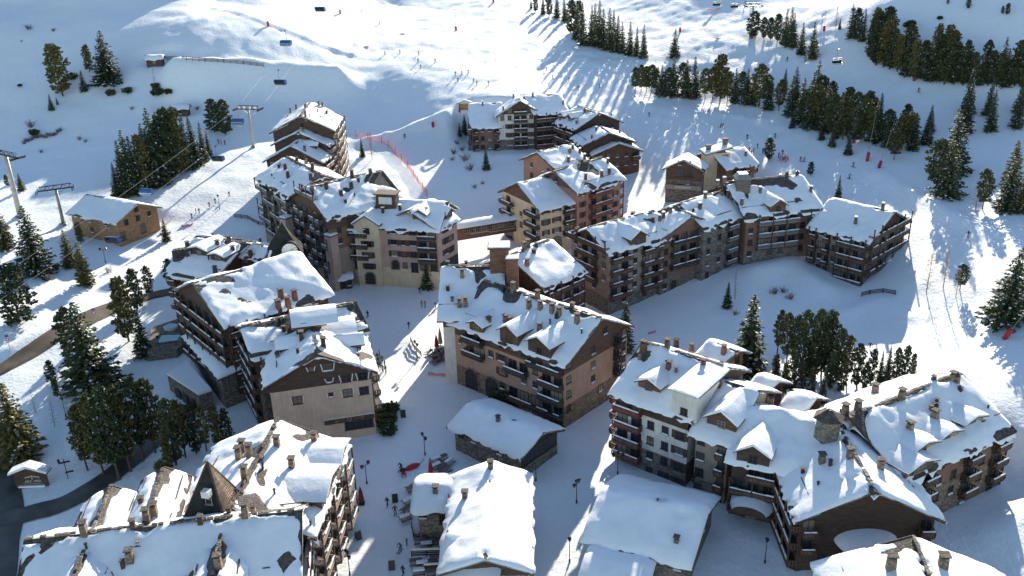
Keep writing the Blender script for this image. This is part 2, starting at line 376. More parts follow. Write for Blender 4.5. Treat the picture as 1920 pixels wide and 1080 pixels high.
def m_railing(L, D, rail):
    def f():
        b = MB()
        def run(p, q):
            p = Vector(p); q = Vector(q); n = max(2, int((q-p).length/0.34))
            for z, hh in ((0.95, 0.12), (0.14, 0.10)): b.bar(p+Vector((0, 0, z)), q+Vector((0, 0, z)), 0.10, hh, rail)
            for k in range(n+1):
                c = p+(q-p)*(k/n); b.bar(c+Vector((0, 0, 0.1)), c+Vector((0, 0, 0.93)), 0.05, 0.24, rail, (q-p).normalized())
        run((-L/2, -D, 0), (L/2, -D, 0)); run((-L/2, -D, 0), (-L/2, 0, 0)); run((L/2, -D, 0), (L/2, 0, 0))
        return b.mesh('railing')
    return cached(('rai', round(L, 1), D, rail), f)
def m_railsnow(L, D):
    def f():
        b = MB(); n = max(2, int(L/1.2)); rr = random.Random(int(L*37))
        for k in range(n):
            if rr.random() < 0.12: continue
            x0 = -L/2+L*k/n; x1 = -L/2+L*(k+1)/n; h0 = 0.08+0.13*rr.random()
            b.hexa([(x0, -D-.11, 1.015), (x1, -D-.11, 1.015), (x1, -D+.13, 1.015), (x0, -D+.13, 1.015), (x0+.05, -D-.06, 1.015+h0), (x1-.05, -D-.06, 1.015+h0*.9), (x1-.05, -D+.06, 1.02+h0), (x0+.05, -D+.06, 1.02+h0)], 'roof_snow')
        b.hexa([(-L/2+.1, -D+.1, 0), (L/2-.1, -D+.1, 0), (L/2-.1, -.5, 0), (-L/2+.1, -.5, 0), (-L/2+.12, -D+.12, .22), (L/2-.12, -D+.12, .18), (L/2-.12, -.6, .05), (-L/2+.12, -.6, .08)], 'roof_snow')
        return b.mesh('snow')
    return cached(('rsn', round(L, 1), D), f)
def m_post(h, mat='wood_dark'):
    def f():
        b = MB(); b.box(-0.11, 0.11, -0.11, 0.11, 0, h, mat); b.box(-0.16, 0.16, -0.16, 0.16, h-0.25, h, mat); return b.mesh('post')
    return cached(('post', round(h, 1), mat), f)
def m_arch(w, h):
    def f():
        b = MB(); n = 10; o = []; i = []
        for (ww, dst) in ((w/2+0.3, o), (w/2, i)):
            hh = h-w/2
            dst.append((-ww, 0)); dst.append((-ww, hh))
            for k in range(1, n): a = math.pi*(1-k/n); dst.append((ww*math.cos(a), hh+ww*math.sin(a)))
            dst.append((ww, hh)); dst.append((ww, 0))
        for k in range(len(o)-1):
            p = [(o[k][0], o[k][1]), (o[k+1][0], o[k+1][1]), (i[k+1][0], i[k+1][1]), (i[k][0], i[k][1])]
            b.hexa([(p[0][0], -.14, p[0][1]), (p[3][0], -.14, p[3][1]), (p[2][0], -.14, p[2][1]), (p[1][0], -.14, p[1][1])] + [(p[0][0], 0, p[0][1]), (p[3][0], 0, p[3][1]), (p[2][0], 0, p[2][1]), (p[1][0], 0, p[1][1])], 'stone_warm')
        return b.mesh('arch')
    return cached(('arch', w, h), f)
def m_archpane(w, h):
    def f():
        b = MB(); n = 10; hh = h-w/2; p = [(w/2, 0), (w/2, hh)] + [(w/2*math.cos(math.pi*k/n), hh+w/2*math.sin(math.pi*k/n)) for k in range(1, n)] + [(-w/2, hh), (-w/2, 0)]
        b.face([(x, -.03, z) for x, z in p][::-1], 'glass')
        for x in (-w/4, 0, w/4): b.box(x-.05, x+.05, -.08, -.03, 0, hh+w*.38, 'frame_dark')
        b.box(-w/2, w/2, -.08, -.03, hh-.1, hh, 'frame_dark'); b.box(-w/2, w/2, -.07, -.03, hh*.45, hh*.45+.08, 'frame_dark')
        return b.mesh('pane')
    return cached(('archp', w, h), f)

class Wing: pass
def solve_min(fn, lo, hi, n=240):
    best = None
    for _ in range(3):
        xs = np.linspace(lo, hi, n); v = [fn(x) for x in xs]; i = int(np.argmin(v)); st = xs[1]-xs[0]
        lo, hi = xs[i]-st, xs[i]+st
    return xs[i]
def wing_E(A, B, zt, R=None, pitch=27, w=None, ext=(0, 0)):
    a = un(*A, zt); b = un(*B, zt); d = (b-a)[:2]; L = math.hypot(*d); d = d/L; n = np.array([-d[1], d[0]]); tp = math.tan(rad(pitch))
    a = np.array([a[0]-d[0]*ext[0], a[1]-d[1]*ext[0]]); L += ext[0]+ext[1]
    if w is None:
        def dist(ww):
            z = zt+ww/2*tp; p = pj([a[0]+n[0]*ww/2, a[1]+n[1]*ww/2, z]); q = pj([a[0]+n[0]*ww/2+d[0]*L, a[1]+n[1]*ww/2+d[1]*L, z])
            e = q-p; return abs((R[0]-p[0])*e[1]-(R[1]-p[1])*e[0])/np.hypot(*e)
        w = solve_min(dist, 4, 45)
    W = Wing(); W.A = a[:2]; W.d = d; W.n = n; W.L = L; W.w = w; W.zt = zt; W.rise = w/2*tp; return W
def wing_G(A, B, zt, apex=None, back=None, L=None, pitch=None):
    a = un(*A, zt); b = un(*B, zt); g = (b-a)[:2]; w = math.hypot(*g); g = g/w; n = np.array([-g[1], g[0]]); mid = (a+b)[:2]/2
    if pitch is None:
        rise = solve_min(lambda r: abs(pj([mid[0], mid[1], zt+r])[1]-apex[1]), 0.5, 12)
    else: rise = w/2*math.tan(rad(pitch))
    if L is None:
        L = solve_min(lambda l: np.hypot(*(pj([mid[0]+n[0]*l, mid[1]+n[1]*l, zt+rise])-np.array(back))), 3, 60)
    W = Wing(); W.A = b[:2]; W.d = n; W.n = -g; W.w = w; W.L = L; W.zt = zt; W.rise = rise; return W
def wing_X(x, y, ang, L, w, zt, pitch=27):
    W = Wing(); W.A = np.array([x, y]); W.d = np.array([math.cos(rad(ang)), math.sin(rad(ang))]); W.n = np.array([-W.d[1], W.d[0]]); W.L = L; W.w = w; W.zt = zt; W.rise = w/2*math.tan(rad(pitch)); return W

def roof_pt(W, s, t, dz=0): # s along ridge in m, t across 0..w
    h = W.rise*(1-abs(2*t/W.w-1)); p = W.A+W.d*s+W.n*t
    return np.array([p[0], p[1], W.zt+h+dz])
def roof_z(W, x, y):
    q = np.array([x, y])-W.A; s = q@W.d; t = q@W.n
    if -0.01 <= s <= W.L+.01 and -0.01 <= t <= W.w+.01: return W.zt+W.rise*(1-abs(2*t/W.w-1)), s, t
    return None
SH = 2.8
class Building:
    def __init__(s, name, label, z0, wings, group=None, carve=True):
        if carve: CARVE.extend((W.A, W.d, W.n, W.L, W.w, z0+.1) for W in wings)
        s.z0 = z0; c = np.mean([W.A+W.d*W.L/2+W.n*W.w/2 for W in wings], 0)
        s.o = empty(name, (c[0], c[1], z0)); tag(s.o, label, 'building', group); s.c = np.array([c[0], c[1], z0]); s.wings = wings
        s.rng = random.Random(hash(label) % 1000 if False else len(label)*131+int(abs(c[0])*7))
    def rel(s, p): return (p[0]-s.c[0], p[1]-s.c[1], p[2]-s.z0)
    def add(s, name, mesh, p, rz=0, parent=None, scale=None):
        if parent is None: return place(name, mesh, s.o, s.rel(p), rz, scale)
        o = place(name, mesh, parent, p, rz, scale); return o
    def wing(s, W, zones=(('beige', 99),), rows=None, gab=None, f=None, b=None, l=None, r=None, rail='rail', frame='frame_dark', shut='shutter', snow=0.4, bare=0.25, os=0.9, og=0.9, gmat=None, tile='tile', fascia='wood_dark', drip=True, roof=True, sh=SH, backwall=True, down=9, glass_rows=None):
        A = W.A; d = W.d; n = W.n; L = W.L; w = W.w
        c = [A+d*og+n*os, A+d*(L-og)+n*os, A+d*(L-og)+n*(w-os), A+d*og+n*(w-os)]
        eo = W.rise*2*os/w  # height of the roof plane above zt at the wall
        wt = W.zt+eo-0.12; bot = s.z0-down
        mb = MB(); gm = gmat or zones[0][0]
        lev = [wt]; ms = []
        for m, h in zones:
            nz = max(bot, lev[-1]-h); lev.append(nz); ms.append(m)
            if nz <= bot: break
        if lev[-1] > bot: lev[-1] = bot
        for k in range(4):
            p, q = c[k], c[(k+1) % 4]
            for j in range(len(ms)):
                mb.face([s.rel((p[0], p[1], lev[j+1])), s.rel((q[0], q[1], lev[j+1])), s.rel((q[0], q[1], lev[j])), s.rel((p[0], p[1], lev[j]))], ms[j])
        top = W.zt+W.rise-0.15
        for (p, q) in ((c[1], c[2]), (c[3], c[0])):
            m = (p+q)/2; mb.face([s.rel((p[0], p[1], wt)), s.rel((q[0], q[1], wt)), s.rel((m[0], m[1], top))], gm)
        mb.build('wall', s.o)
        if roof: s.roof(W, snow, bare, tile, fascia)
        ang = math.atan2(d[1], d[0])
        sides = {'f': (c[0], c[1], ang), 'r': (c[1], c[2], ang+math.pi/2), 'b': (c[2], c[3], ang+math.pi), 'l': (c[3], c[0], ang-math.pi/2)}
        for key, spec in (('f', f), ('r', r), ('b', b), ('l', l)):
            if spec is None: continue
            p, q, a = sides[key]
            s.facade(p, q, a, wt, spec, rail, frame, shut, sh)
        if gab:
            for key, rws in gab.items():
                p, q, a = sides[key]; s.facade(p, q, a, wt+len(rws)*sh-0.25, rws, rail, frame, shut, sh, tri=(wt, top))
        W.c = c
    def facade(s, p, q, ang, ztop, rows, rail, frame, shut, sh, tri=None):
        Lw = math.hypot(*(q-p)); dr = (q-p)/Lw
        def pos(x, z, out=0.0): # out: metres outside the wall
            return (p[0]+dr[0]*x+dr[1]*out, p[1]+dr[1]*x-dr[0]*out, z)
        for ri, row in enumerate(rows):
            zf = ztop-(ri+1)*sh+0.15
            if not row: continue
            nb = len(row); bw = Lw/nb; k = 0
            while k < nb:
                ch = row[k]; run = 1
                if ch in 'BLDRr':
                    while k+run < nb and row[k+run] == ch: run += 1
                x0 = k*bw; x1 = (k+run)*bw; xm = (x0+x1)/2; k += run
                if ch == '.': continue
                gp = pos(xm, 0, 1.0)
                if gz(gp[0], gp[1]) > zf+1.9: continue
                if tri:
                    lim = tri[0]+(tri[1]-tri[0])*(1-abs(2*xm/Lw-1))
                    if zf+1.9 > lim: continue
                if ch in 'wasWSdzgxo':
                    W_, H_, off, bars = {'w': (1.2, 1.4, 0.85, 1), 'a': (0.8, 0.9, 1.2, 0), 's': (1.15, 1.35, 0.85, 1), 'W': (1.9, 1.4, 0.85, 2), 'S': (1.6, 1.4, 0.85, 1), 'd': (1.0, 2.1, 0.02, 0), 'z': (1.6, 1.45, 0.75, 1), 'g': (2.2, 2.2, 0.1, 3), 'x': (0.8, 0.85, 1.1, 0), 'o': (1.3, 1.6, 0.7, 1)}[ch]
                    if W_ > bw-0.15 and ch not in 'zx': W_ = max(0.6, round(bw-0.3, 1))
                    fr = 'frame_pale' if ch == 'o' else frame
                    wo = s.add('window', m_window(W_, H_, fr, bars), pos(xm, zf+off), ang)
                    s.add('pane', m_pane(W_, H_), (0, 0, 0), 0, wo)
                    if ch in 'sS':
                        for e in (-1, 1): s.add('shutter', m_shutter(H_, shut), (e*(W_/2+0.33), 0, 0), 0, wo)
                    if ch in 'zx':
                        s.add('shutter', m_vshutter(H_), (W_/2+0.05, 0, -0.05), 0, wo)
                        s.add('shutter', m_vshutter(H_), (-W_/2-0.05, 0, -0.05), 0, wo, (-1, 1, 1))
                    if s.rng.random() < 0.4: s.add('snow', m_sillsnow(W_), (0, 0, 0.0), 0, wo)
                elif ch in 'BLRr':
                    D = 1.35 if ch in 'BR' else 1.15; Lb = round(x1-x0-(0.5 if ch in 'BR' else 0.06), 1)
                    if Lb < 1: continue
                    bo = s.add('balcony', m_balcony(Lb, D, rail), pos(xm, zf), ang)
                    rl = rail if ch in 'BL' else ('rail_pale' if ch == 'R' else 'rail_grey')
                    s.add('railing', m_railing(Lb, D, rl), (0, 0, 0), 0, bo); s.add('snow', m_railsnow(Lb, D), (0, 0, 0), 0, bo)
                    if ch in 'LrR':
                        npost = max(1, int(round(Lb/3.5)))
                        for j in range(npost+1): s.add('post', m_post(sh), (-Lb/2+Lb*j/npost, -D, 0), 0, bo)
                    for j in range(run):
                        xx = x0+(j+.5)*bw; g = min(1.9, round(bw-0.5, 1))
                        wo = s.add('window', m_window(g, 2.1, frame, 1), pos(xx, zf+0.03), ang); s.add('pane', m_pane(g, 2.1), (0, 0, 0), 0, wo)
                elif ch == 'A':
                    w_ = min(3.4, round(bw-0.8, 1)); h_ = min(4.6, w_*1.45) if sh else 3
                    ao = s.add('arch', m_arch(w_, h_), pos(xm, zf+0.2-(h_-2.4)), ang); s.add('pane', m_archpane(w_, h_), (0, 0, 0), 0, ao)
                elif ch == 'G':
                    ao = s.add('arch', m_arch(3.2, 5.0), pos(xm, zf+0.1), ang); s.add('pane', m_archpane(3.2, 5.0), (0, 0, 0), 0, ao)
                elif ch == 'D':
                    w_ = round(x1-x0-0.6, 1); fo = s.add('shop_front', m_window(w_, 2.4, frame, max(1, int(w_/1.2))), pos(xm, zf-0.1), ang); s.add('pane', m_pane(w_, 2.4), (0, 0, 0), 0, fo)
    def roof(s, W, snow, bare, tile, fascia):
        mb = MB(); T = 0.28; L, w = W.L, W.w
        def P(a, t, dz): return s.rel(roof_pt(W, a, t, dz))
        for t0, t1 in ((0, w/2), (w, w/2)):
            q = [P(0, t0, -T), P(L, t0, -T), P(L, t1, -T), P(0, t1, -T), P(0, t0, 0), P(L, t0, 0), P(L, t1, 0), P(0, t1, 0)]
            if t0 > 0: q = [q[1], q[0], q[3], q[2], q[5], q[4], q[7], q[6]]
            mb.hexa(q, tile)
        ro = mb.build('roof', s.o); W.ro = ro
        fb = MB()   # bargeboards and rafters
        for a in (-0.06, L+0.06):
            for t0, t1 in ((-0.05, w/2), (w+0.05, w/2)):
                fb.bar(P(a, t0, -0.14), P(a, t1, -0.14), 0.12, 0.42, fascia)
        for t0 in (-0.05, w+0.05): fb.bar(P(-0.1, t0, -0.16), P(L+0.1, t0, -0.16), 0.1, 0.26, fascia)
        fb.build('bargeboard', ro)
        # the snow lying on it
        sd = s.rng.randrange(9999); ns = max(6, int(L/0.55)); nt = max(8, int(w/0.55)//2*2)
        sa = np.linspace(0, 1, ns+1); ta = np.linspace(0, 1, nt+1); S, Tt = np.meshgrid(sa, ta, indexing='ij')
        jag = (vnoise(S*L/0.8, Tt*0+sd % 97, sd)-.5)*0.9
        ss = -0.12 + S*(L+0.24); tt = Tt*w
        edge = np.minimum(np.minimum(tt, w-tt), 1.2)/1.2
        tt = tt + np.where(Tt == 0, -0.18+jag*0.6, 0) + np.where(Tt == 1, 0.18-jag*0.6, 0)
        ed2 = np.minimum(np.minimum(ss+.12, L+.12-ss), 0.9)/0.9
        base = W.rise*(1-np.abs(2*tt/w-1))
        rid = np.abs(2*Tt-1)
        th = snow*(0.38+0.62*np.clip(edge, 0, 1))*(0.45+0.55*np.clip(ed2, 0, 1))
        X = W.A[0]+W.d[0]*ss+W.n[0]*tt; Y = W.A[1]+W.d[1]*ss+W.n[1]*tt
        th = th + (fbm(X/4.0, Y/4.0, sd, 3)-.5)*0.55*snow*2 + (vnoise(X/1.1, Y/1.1, sd+5)-.5)*0.08
        sl = fbm(X/6.5, Y/6.5, sd+31, 3); sl2 = fbm(X/3.0, Y/3.0, sd+41, 2)   # slid and wind-scoured steps
        th = th*((0.8+0.2*np.clip((sl-.43)*16, 0, 1)) if bare < 0.08 else (0.5+0.5*np.clip((sl-.43)*16, 0, 1))) + (0.05 if bare < 0.08 else 0.12)*np.clip((sl2-.56)*14, 0, 1)*np.clip(edge*1.5, 0, 1)
        th = np.maximum(th, 0.12*snow)
        nr = fbm(X/2.0, Y/2.0, sd+11, 3)
        strip = np.exp(-(rid/0.05)**2)*np.clip((nr-(0.68-bare))*6, 0, 1.3) + np.exp(-((1-rid)/0.05)**2)*np.clip((nr-(0.76-bare))*6, 0, 1.1) + np.exp(-(rid/0.3)**2)*np.clip((fbm(X/5.5, Y/5.5, sd+3, 2)-(0.82-bare*0.8))*8, 0, 1.2)
        th = th - strip*(snow*0.9+0.35) - np.clip((.35-sl)*12, 0, 1)*min(1, bare*3)*(snow*.6+.3)
        # rounded crest: soften the peak of the snow over the ridge
        th = th + 0.0 - np.clip(0.35-rid*w/2, 0, 0.35)*0.6
        Z = W.zt + base + th
        v = np.stack([X-s.c[0], Y-s.c[1], Z-s.z0], -1).reshape(-1, 3); m = nt+1
        faces = []
        for i in range(ns):
            for j in range(nt): faces.append((i*m+j, (i+1)*m+j, (i+1)*m+j+1, i*m+j+1))
        v = [tuple(q) for q in v]
        per = [(i, 0) for i in range(ns+1)] + [(ns, j) for j in range(1, nt+1)] + [(i, nt) for i in range(ns-1, -1, -1)] + [(0, j) for j in range(nt-1, 0, -1)]
        k0 = len(v)
        for (i, j) in per:
            x, y, z = v[i*m+j]; v.append((x, y, z-max(0.1, float(th[i, j]))-0.12))
        for k in range(len(per)):
            a = per[k]; b2 = per[(k+1) % len(per)]; faces.append((b2[0]*m+b2[1], a[0]*m+a[1], k0+k, k0+(k+1) % len(per)))
        me = bpy.data.meshes.new('snow'); me.from_pydata(v, [], faces); me.materials.append(MATS['roof_snow'])
        me.polygons.foreach_set('use_smooth', [True]*len(faces)); me.update()
        place('snow', me, ro)
        rr = random.Random(sd)
        if bare >= 0.15:   # stone ridge capping and snow-guard logs that show through
            cb = MB(); x = 0.2
            while x < L-.6:
                ln = rr.uniform(.5, .9)
                if rr.random() < .8:
                    p = P(x, w/2, snow*.45+rr.uniform(.02, .12)); q = P(x+ln, w/2, snow*.45+rr.uniform(.02, .12)); cb.bar(p, q, rr.uniform(.3, .5), .22, tile if rr.random() < .6 else 'stone')
                x += ln+rr.uniform(.02, .12)
            cb.build('ridge_cap', ro)['kind'] = 'stuff'
            gb = MB()
            for tf in (0.13, 0.87):
                t_ = w*tf; x = rr.uniform(0, L*.3)
                while x < L-1.5:
                    ln = min(rr.uniform(1.5, L*.4), L-x-.3); z_ = snow*rr.uniform(.7, 1.05); gb.bar(P(x, t_, z_), P(x+ln, t_, z_*rr.uniform(.9, 1.1)), .14, .14, 'wood_dark'); x += ln+rr.uniform(.6, L*.3)
            for _ in range(int(L*w/70)):   # flues, vents and skylights standing out of the snow
                a_ = rr.uniform(1, L-1); t_ = rr.uniform(.12, .88)*w; k_ = rr.random(); c_ = MB()
                if k_ < .6: u_ = rr.uniform(.2, .34); c_.box(-u_, u_, -u_, u_, -.6, .8, ('metal_dark', 'wood_dark', 'stone_warm')[int(k_*5)]); c_.box(-u_*1.3, u_*1.3, -u_*1.3, u_*1.3, .95, 1.05, 'tile'); c_.box(-u_*.6, u_*.6, -u_*.6, u_*.6, .8, .95, 'black'); nm_ = 'flue'
                else: c_.tube([(0, 0, -.5), (0, 0, .7)], .14, 'metal_dark', 7); c_.tube([(0, 0, .7), (0, 0, .85)], .22, 'metal_dark', 7); nm_ = 'vent'
                c_.build(nm_, ro, P(a_, t_, snow*.6), math.atan2(W.d[1], W.d[0]))
            if gb.v: gb.build('snow_guard', ro)['kind'] = 'stuff'
    def hit(s, px, py, dz=0.3):
        "nearest point of the roofs on the line of sight"
        for tol in (.3, 1.5, 4., 8.):
            h = s.hit_(px, py, dz, tol)
            if h: return h
    def hit_(s, px, py, dz, tol):
        d = ray(px, py); best = None
        for W in s.wings:
            for side in (0, 1):
                k = 2*W.rise/W.w
                # plane: z = zt + k*t (side 0) or zt + k*(w-t)
                def g(t):
                    q = CAM+d*t; tt = (q[:2]-W.A)@W.n; return q[2]-(W.zt+dz+k*(tt if side == 0 else W.w-tt))
                g0, g1 = g(0.), g(1.)
                if abs(g1-g0) < 1e-6: continue
                t = -g0/(g1-g0)
                if t <= 0: continue
                q = CAM+d*t; sx = (q[:2]-W.A)@W.d; tx = (q[:2]-W.A)@W.n
                if -tol <= sx <= W.L+tol and ((side == 0 and -tol <= tx <= W.w/2+.2) or (side == 1 and W.w/2-.2 <= tx <= W.w+tol)):
                    if best is None or t < best[0]:
                        sx = min(max(sx, .9), W.L-.9); tx = min(max(tx, .3), W.w-.3); best = (t, roof_pt(W, sx, tx, dz), W, side, sx, tx)
        return best
    def chimney(s, px, py, mat='stone_warm', w=1.0, h=1.9, cap='tile', snowcap=False):
        b = s.hit(px, py)
        if not b: print('chimney misses', px, py); return
        _, q, W, side, sx, tx = b; w = round(w*.72, 2); h = round(h*.7, 2)
        def f():
            c = MB(); t = w*0.42; u = w/2
            c.hexa([(-u, -u, -1.6), (u, -u, -1.6), (u, u, -1.6), (-u, u, -1.6), (-t, -t, h), (t, -t, h), (t, t, h), (-t, t, h)], mat)
            c.box(-t*.8, t*.8, -t*.8, t*.8, h, h+.28, 'black')
            c.box(-u*1.15, u*1.15, -u*1.15, u*1.15, h+.28, h+.42, cap)
            if snowcap: c.box(-u, u, -u, u, h+.42, h+.7, 'roof_snow')
            return c.mesh('chimney')
        place('chimney', cached(('chim', mat, w, h, cap, snowcap), f), W.ro, s.rel((q[0], q[1], q[2])), math.atan2(W.d[1], W.d[0]))
    def dormer(s, px, py, w=3.0, h=2.0, mat='wood_brown', win='w', pitch=32, frame='frame_pale', shed=False, snow=0.45, back=None):
        "px,py: foot of the dormer front on the roof"
        b = s.hit(px, py, 0)
        if not b: print('dormer misses', px, py); return
        _, q, W, side, sx, tx = b
        k = 2*W.rise/W.w
        out = -W.n if side == 0 else W.n   # direction the dormer faces
        ang = math.atan2(out[1], out[0])+math.pi/2
        base = roof_pt(W, sx, min(max(tx, 0), W.w))
        e = empty('dormer', s.rel(base), ang, s.o)
        rise = w/2*math.tan(rad(pitch)) if not shed else 0.0
        dep = (h+rise)/k + 0.4; dw = h/k
        m = MB(); u = w/2
        m.face([(-u, 0, -.4), (u, 0, -.4), (u, 0, h), (0, 0, h+rise), (-u, 0, h)], mat)
        m.face([(u, 0, -.4), (u, dw+.3, h-.1), (u, 0, h)], mat); m.face([(-u, 0, -.4), (-u, 0, h), (-u, dw+.3, h-.1)], mat)
        m.build('wall', e)
        r = MB(); ov = 0.45; T = .2
        if not shed:
            for sg in (-1, 1):
                a = (sg*(u+ov), -ov-.2, h-ov*math.tan(rad(pitch))); c = (0, -ov-.2, h+rise); dd = (0, dep+.2, h+rise); bb = (sg*(u+ov), dw+.5, h-ov*math.tan(rad(pitch)))
                p = [a, c, dd, bb]
                if sg < 0: p = [c, a, bb, dd]
                r.hexa([(x, y, z-T+.12) for x, y, z in p]+[(x, y, z+.12) for x, y, z in p], 'wood_dark')
        else:
            p = [(-u-ov, -ov, h), (u+ov, -ov, h), (u+ov, dw+1.5, h+.35), (-u-ov, dw+1.5, h+.35)]
            r.hexa([(x, y, z-.1) for x, y, z in p]+[(x, y, z+.12) for x, y, z in p], 'wood_dark')
        ro = r.build('roof', e)
        sn = MB(); nn = 6
        # snow: arched blanket
        rr = random.Random(int(px*3+py)); wid = u+ov-.05; L0 = -ov-.25; L1 = dep if not shed else dw+1.4
        prof = []
        for i in range(9):
            x = -wid+2*wid*i/8; z0_ = (h+rise-abs(x)*math.tan(rad(pitch)) if not shed else h)+.13
            t_ = snow*math.sqrt(max(0.05, 1-(abs(x)/wid)**4)); prof.append((x, z0_, t_))
        grid = []
        for j in range(nn+1):
            y = L0+(L1-L0)*j/nn; zz = (0.35*j/nn if shed else 0)
            grid.append([(x+rr.uniform(-.04, .04), y, z+zz+t_*(0.75 if j in (0,) else 1)*rr.uniform(.85, 1.15)) for x, z, t_ in prof])
        i0 = len(sn.v)
        for row in grid: sn.v += row
        for j in range(nn):
            for i in range(8): sn.f.append((i0+j*9+i, i0+j*9+i+1, i0+(j+1)*9+i+1, i0+(j+1)*9+i)); sn.m.append(sn.mi('roof_snow')); sn.smooth.append(True)
        sn.face([(x, L0, z+t_*.72) for x, z, t_ in prof][::-1]+[(x, L0, z) for x, z, t_ in prof], 'roof_snow')
        for side_ in (0, 8):
            for j in range(nn):
                a, b2 = grid[j][side_], grid[j+1][side_]; sn.face([a, b2, (b2[0], b2[1], b2[2]-.35), (a[0], a[1], a[2]-.35)], 'roof_snow')
        sn.build('snow', ro)
        if win:
            ww = {'w': 1.2, 'W': min(2.4, w-.6), 'a': .8}[win]
            wo = place('window', m_window(ww, min(1.2, h*.75), frame, 1 if ww < 2 else 2), e, (0, 0, .35)); place('pane', m_pane(ww, min(1.2, h*.75)), wo)
        return e
DBG_ON = False
# ------------------------------------------------------------------ buildings
def report(nm, b):
    if False: print(nm, [(round(W.L, 1), round(W.w, 1), round(W.rise, 1), W.A.round(0).tolist(), round(W.zt-b.z0, 1)) for W in b.wings])
DBG = []
def bld(name, label, z0, wings, **k):
    b = Building(name, label, z0, wings, None, **k); DBG.append((label[:28], b)); return b

# --- stepped balcony block, upper left
z = 6.0
w1 = wing_G((505,250),(628,246), z+17.5, apex=(556,217), back=(590,196))
w2 = wing_G((508,272),(616,274), z+14.2, apex=(552,248), L=9)
w3 = wing_G((492,304),(606,306), z+11, apex=(541,274), L=9)
b = bld('stepped_apartment_block', 'tall stepped block with stacked gables and pale sunlit balconies beside the lift slope', z, [w1, w2, w3])
zn = [('wood_dark', 99)]
b.wing(w1, [('wood_dark', 6), ('wood_grey', 99)], f=['RRRRR']*6, l=['.w.w.', '.w.w.'], gab={'l': ['.w.']}, rail='rail_pale', bare=0.2)
b.wing(w2, zn, f=['RR']*5, l=['.w.w.'], gab={'l': ['.']}, rail='rail_pale', bare=0.12)
b.wing(w3, zn, f=['RR']*4, l=['wwwww', 'wwwww'], rail='rail_pale', bare=0.12)
for p in ((556,205),(545,212),(598,199),(605,201),(570,222),(548,262),(586,270),(560,292)): b.chimney(*p, w=0.9, h=1.6)
b.dormer(606,250, 2.6, 1.5); b.dormer(596,280, 2.6, 1.5)

# --- long brown wing and beige corner hotel
z = 0.5
w1 = wing_E((476,334),(540,372), z+18.0, R=(566,309), pitch=24)
w2 = wing_G((538,372),(612,411), z+17.6, apex=(569,352), back=(716,316))
w3 = wing_E((610,424),(824,434), z+14.2, R=(730,374), pitch=27)
w4 = wing_E((822,434),(866,411), z+14.2, R=(786,384), pitch=26)
b = bld('balcony_apartment_block', 'long brown balcony block with timber cross gable behind the clock tower', z, [w1, w2])
zb = [('wood_brown', 3), ('greige', 99)]
b.wing(w1, zb, f=['LLwLL', 'wLLwL', 'LwLLw', 'LLwLL', 'wLLwL', '.w.w.'], l=['wBw']*5, rail='rail_grey', bare=0.3)
b.wing(w2, [('wood_brown', 3.5), ('ochre', 5), ('greige', 99)], l=['wLLwLLw', 'wLLwLLw', 'LLwLLwL', 'wLLwLLw', 'LLwLLwL', '.D.D.D.'], gab={'l': ['.LL.', '.']}, f=['wwww']*3, rail='rail_grey', bare=0.28)
for p in ((535,318),(540,332),(586,316),(583,336),(612,353),(640,368),(659,352),(660,330)): b.chimney(*p, w=1.1, h=1.7, mat='wood_dark')
for k, (px, py) in enumerate(((548,400),(631,437))):  # plastered stair columns standing proud of the front
    q = at(px, py+105); c = MB(); h = 13.5
    c.box(-1.1, 1.1, -1.1, 1.1, -3, h, 'rose'); c.box(-1.2, 1.2, -1.2, 1.2, h, h+.3, 'tile'); c.box(-1.1, 1.1, -1.1, 1.1, h+.3, h+.6, 'roof_snow')
    c.build('stair_column', b.o, b.rel((q[0], q[1], q[2])), rad(-38))
b = bld('corner_hotel', 'beige and pink corner hotel with shuttered windows and small roof tower on the plaza', z, [w3, w4])
zc = [('rose', 9.6), ('cream', 99)]
b.wing(w3, [('rose', 10.2), ('cream', 99)], f=['wwBB..SsSBB', 'wwBB..SsSBB', 'wwBB..SsSBB', 'D.DD..AwDAA'], b=['wwww']*3, rail='rail_dark', bare=0.12)
b.wing(w4, [('rose', 10.2), ('cream', 99)], f=['.SS.', '.SS.', '.SS.', 'DDDD'], r=['.S.S.']*3, rail='rail_dark', bare=0.12)
# projecting plastered bay of the corner hotel
q = at(708, 522); c = MB(); a3 = math.atan2(w3.d[1], w3.d[0]); fx = w3.A+w3.d*((q[:2]-w3.A)@w3.d)+w3.n*0.9
H0 = 17.6
c.face([(-3, -1.2, -2), (3, -1.2, -2), (3, -1.2, H0-2.2), (0, -1.2, H0-.4), (-3, -1.2, H0-2.2)], 'cream'); c.face([(3, -1.2, -2), (3, 3, -2), (3, 3, H0-2.2), (3, -1.2, H0-2.2)], 'cream'); c.face([(-3, 3, -2), (-3, -1.2, -2), (-3, -1.2, H0-2.2), (-3, 3, H0-2.2)], 'cream')
bay = c.build('projecting_bay', b.o, b.rel((fx[0], fx[1], z)), a3)
c = MB()
for sg in (-1, 1):
    p = [(sg*3.6, -1.8, H0-2.6), (0, -1.8, H0-.3), (0, 5.5, H0-.3), (sg*3.6, 4.5, H0-2.6)]
    if sg < 0: p = [p[1], p[0], p[3], p[2]]
    c.hexa([(x, y, zz-.1) for x, y, zz in p]+[(x, y, zz+.15) for x, y, zz in p], 'wood_dark'); c.hexa([(x*.97, y+.05, zz+.16) for x, y, zz in p]+[(x*.95, y+.1, zz+.6) for x, y, zz in p], 'roof_snow')
c.build('bay_roof', bay)
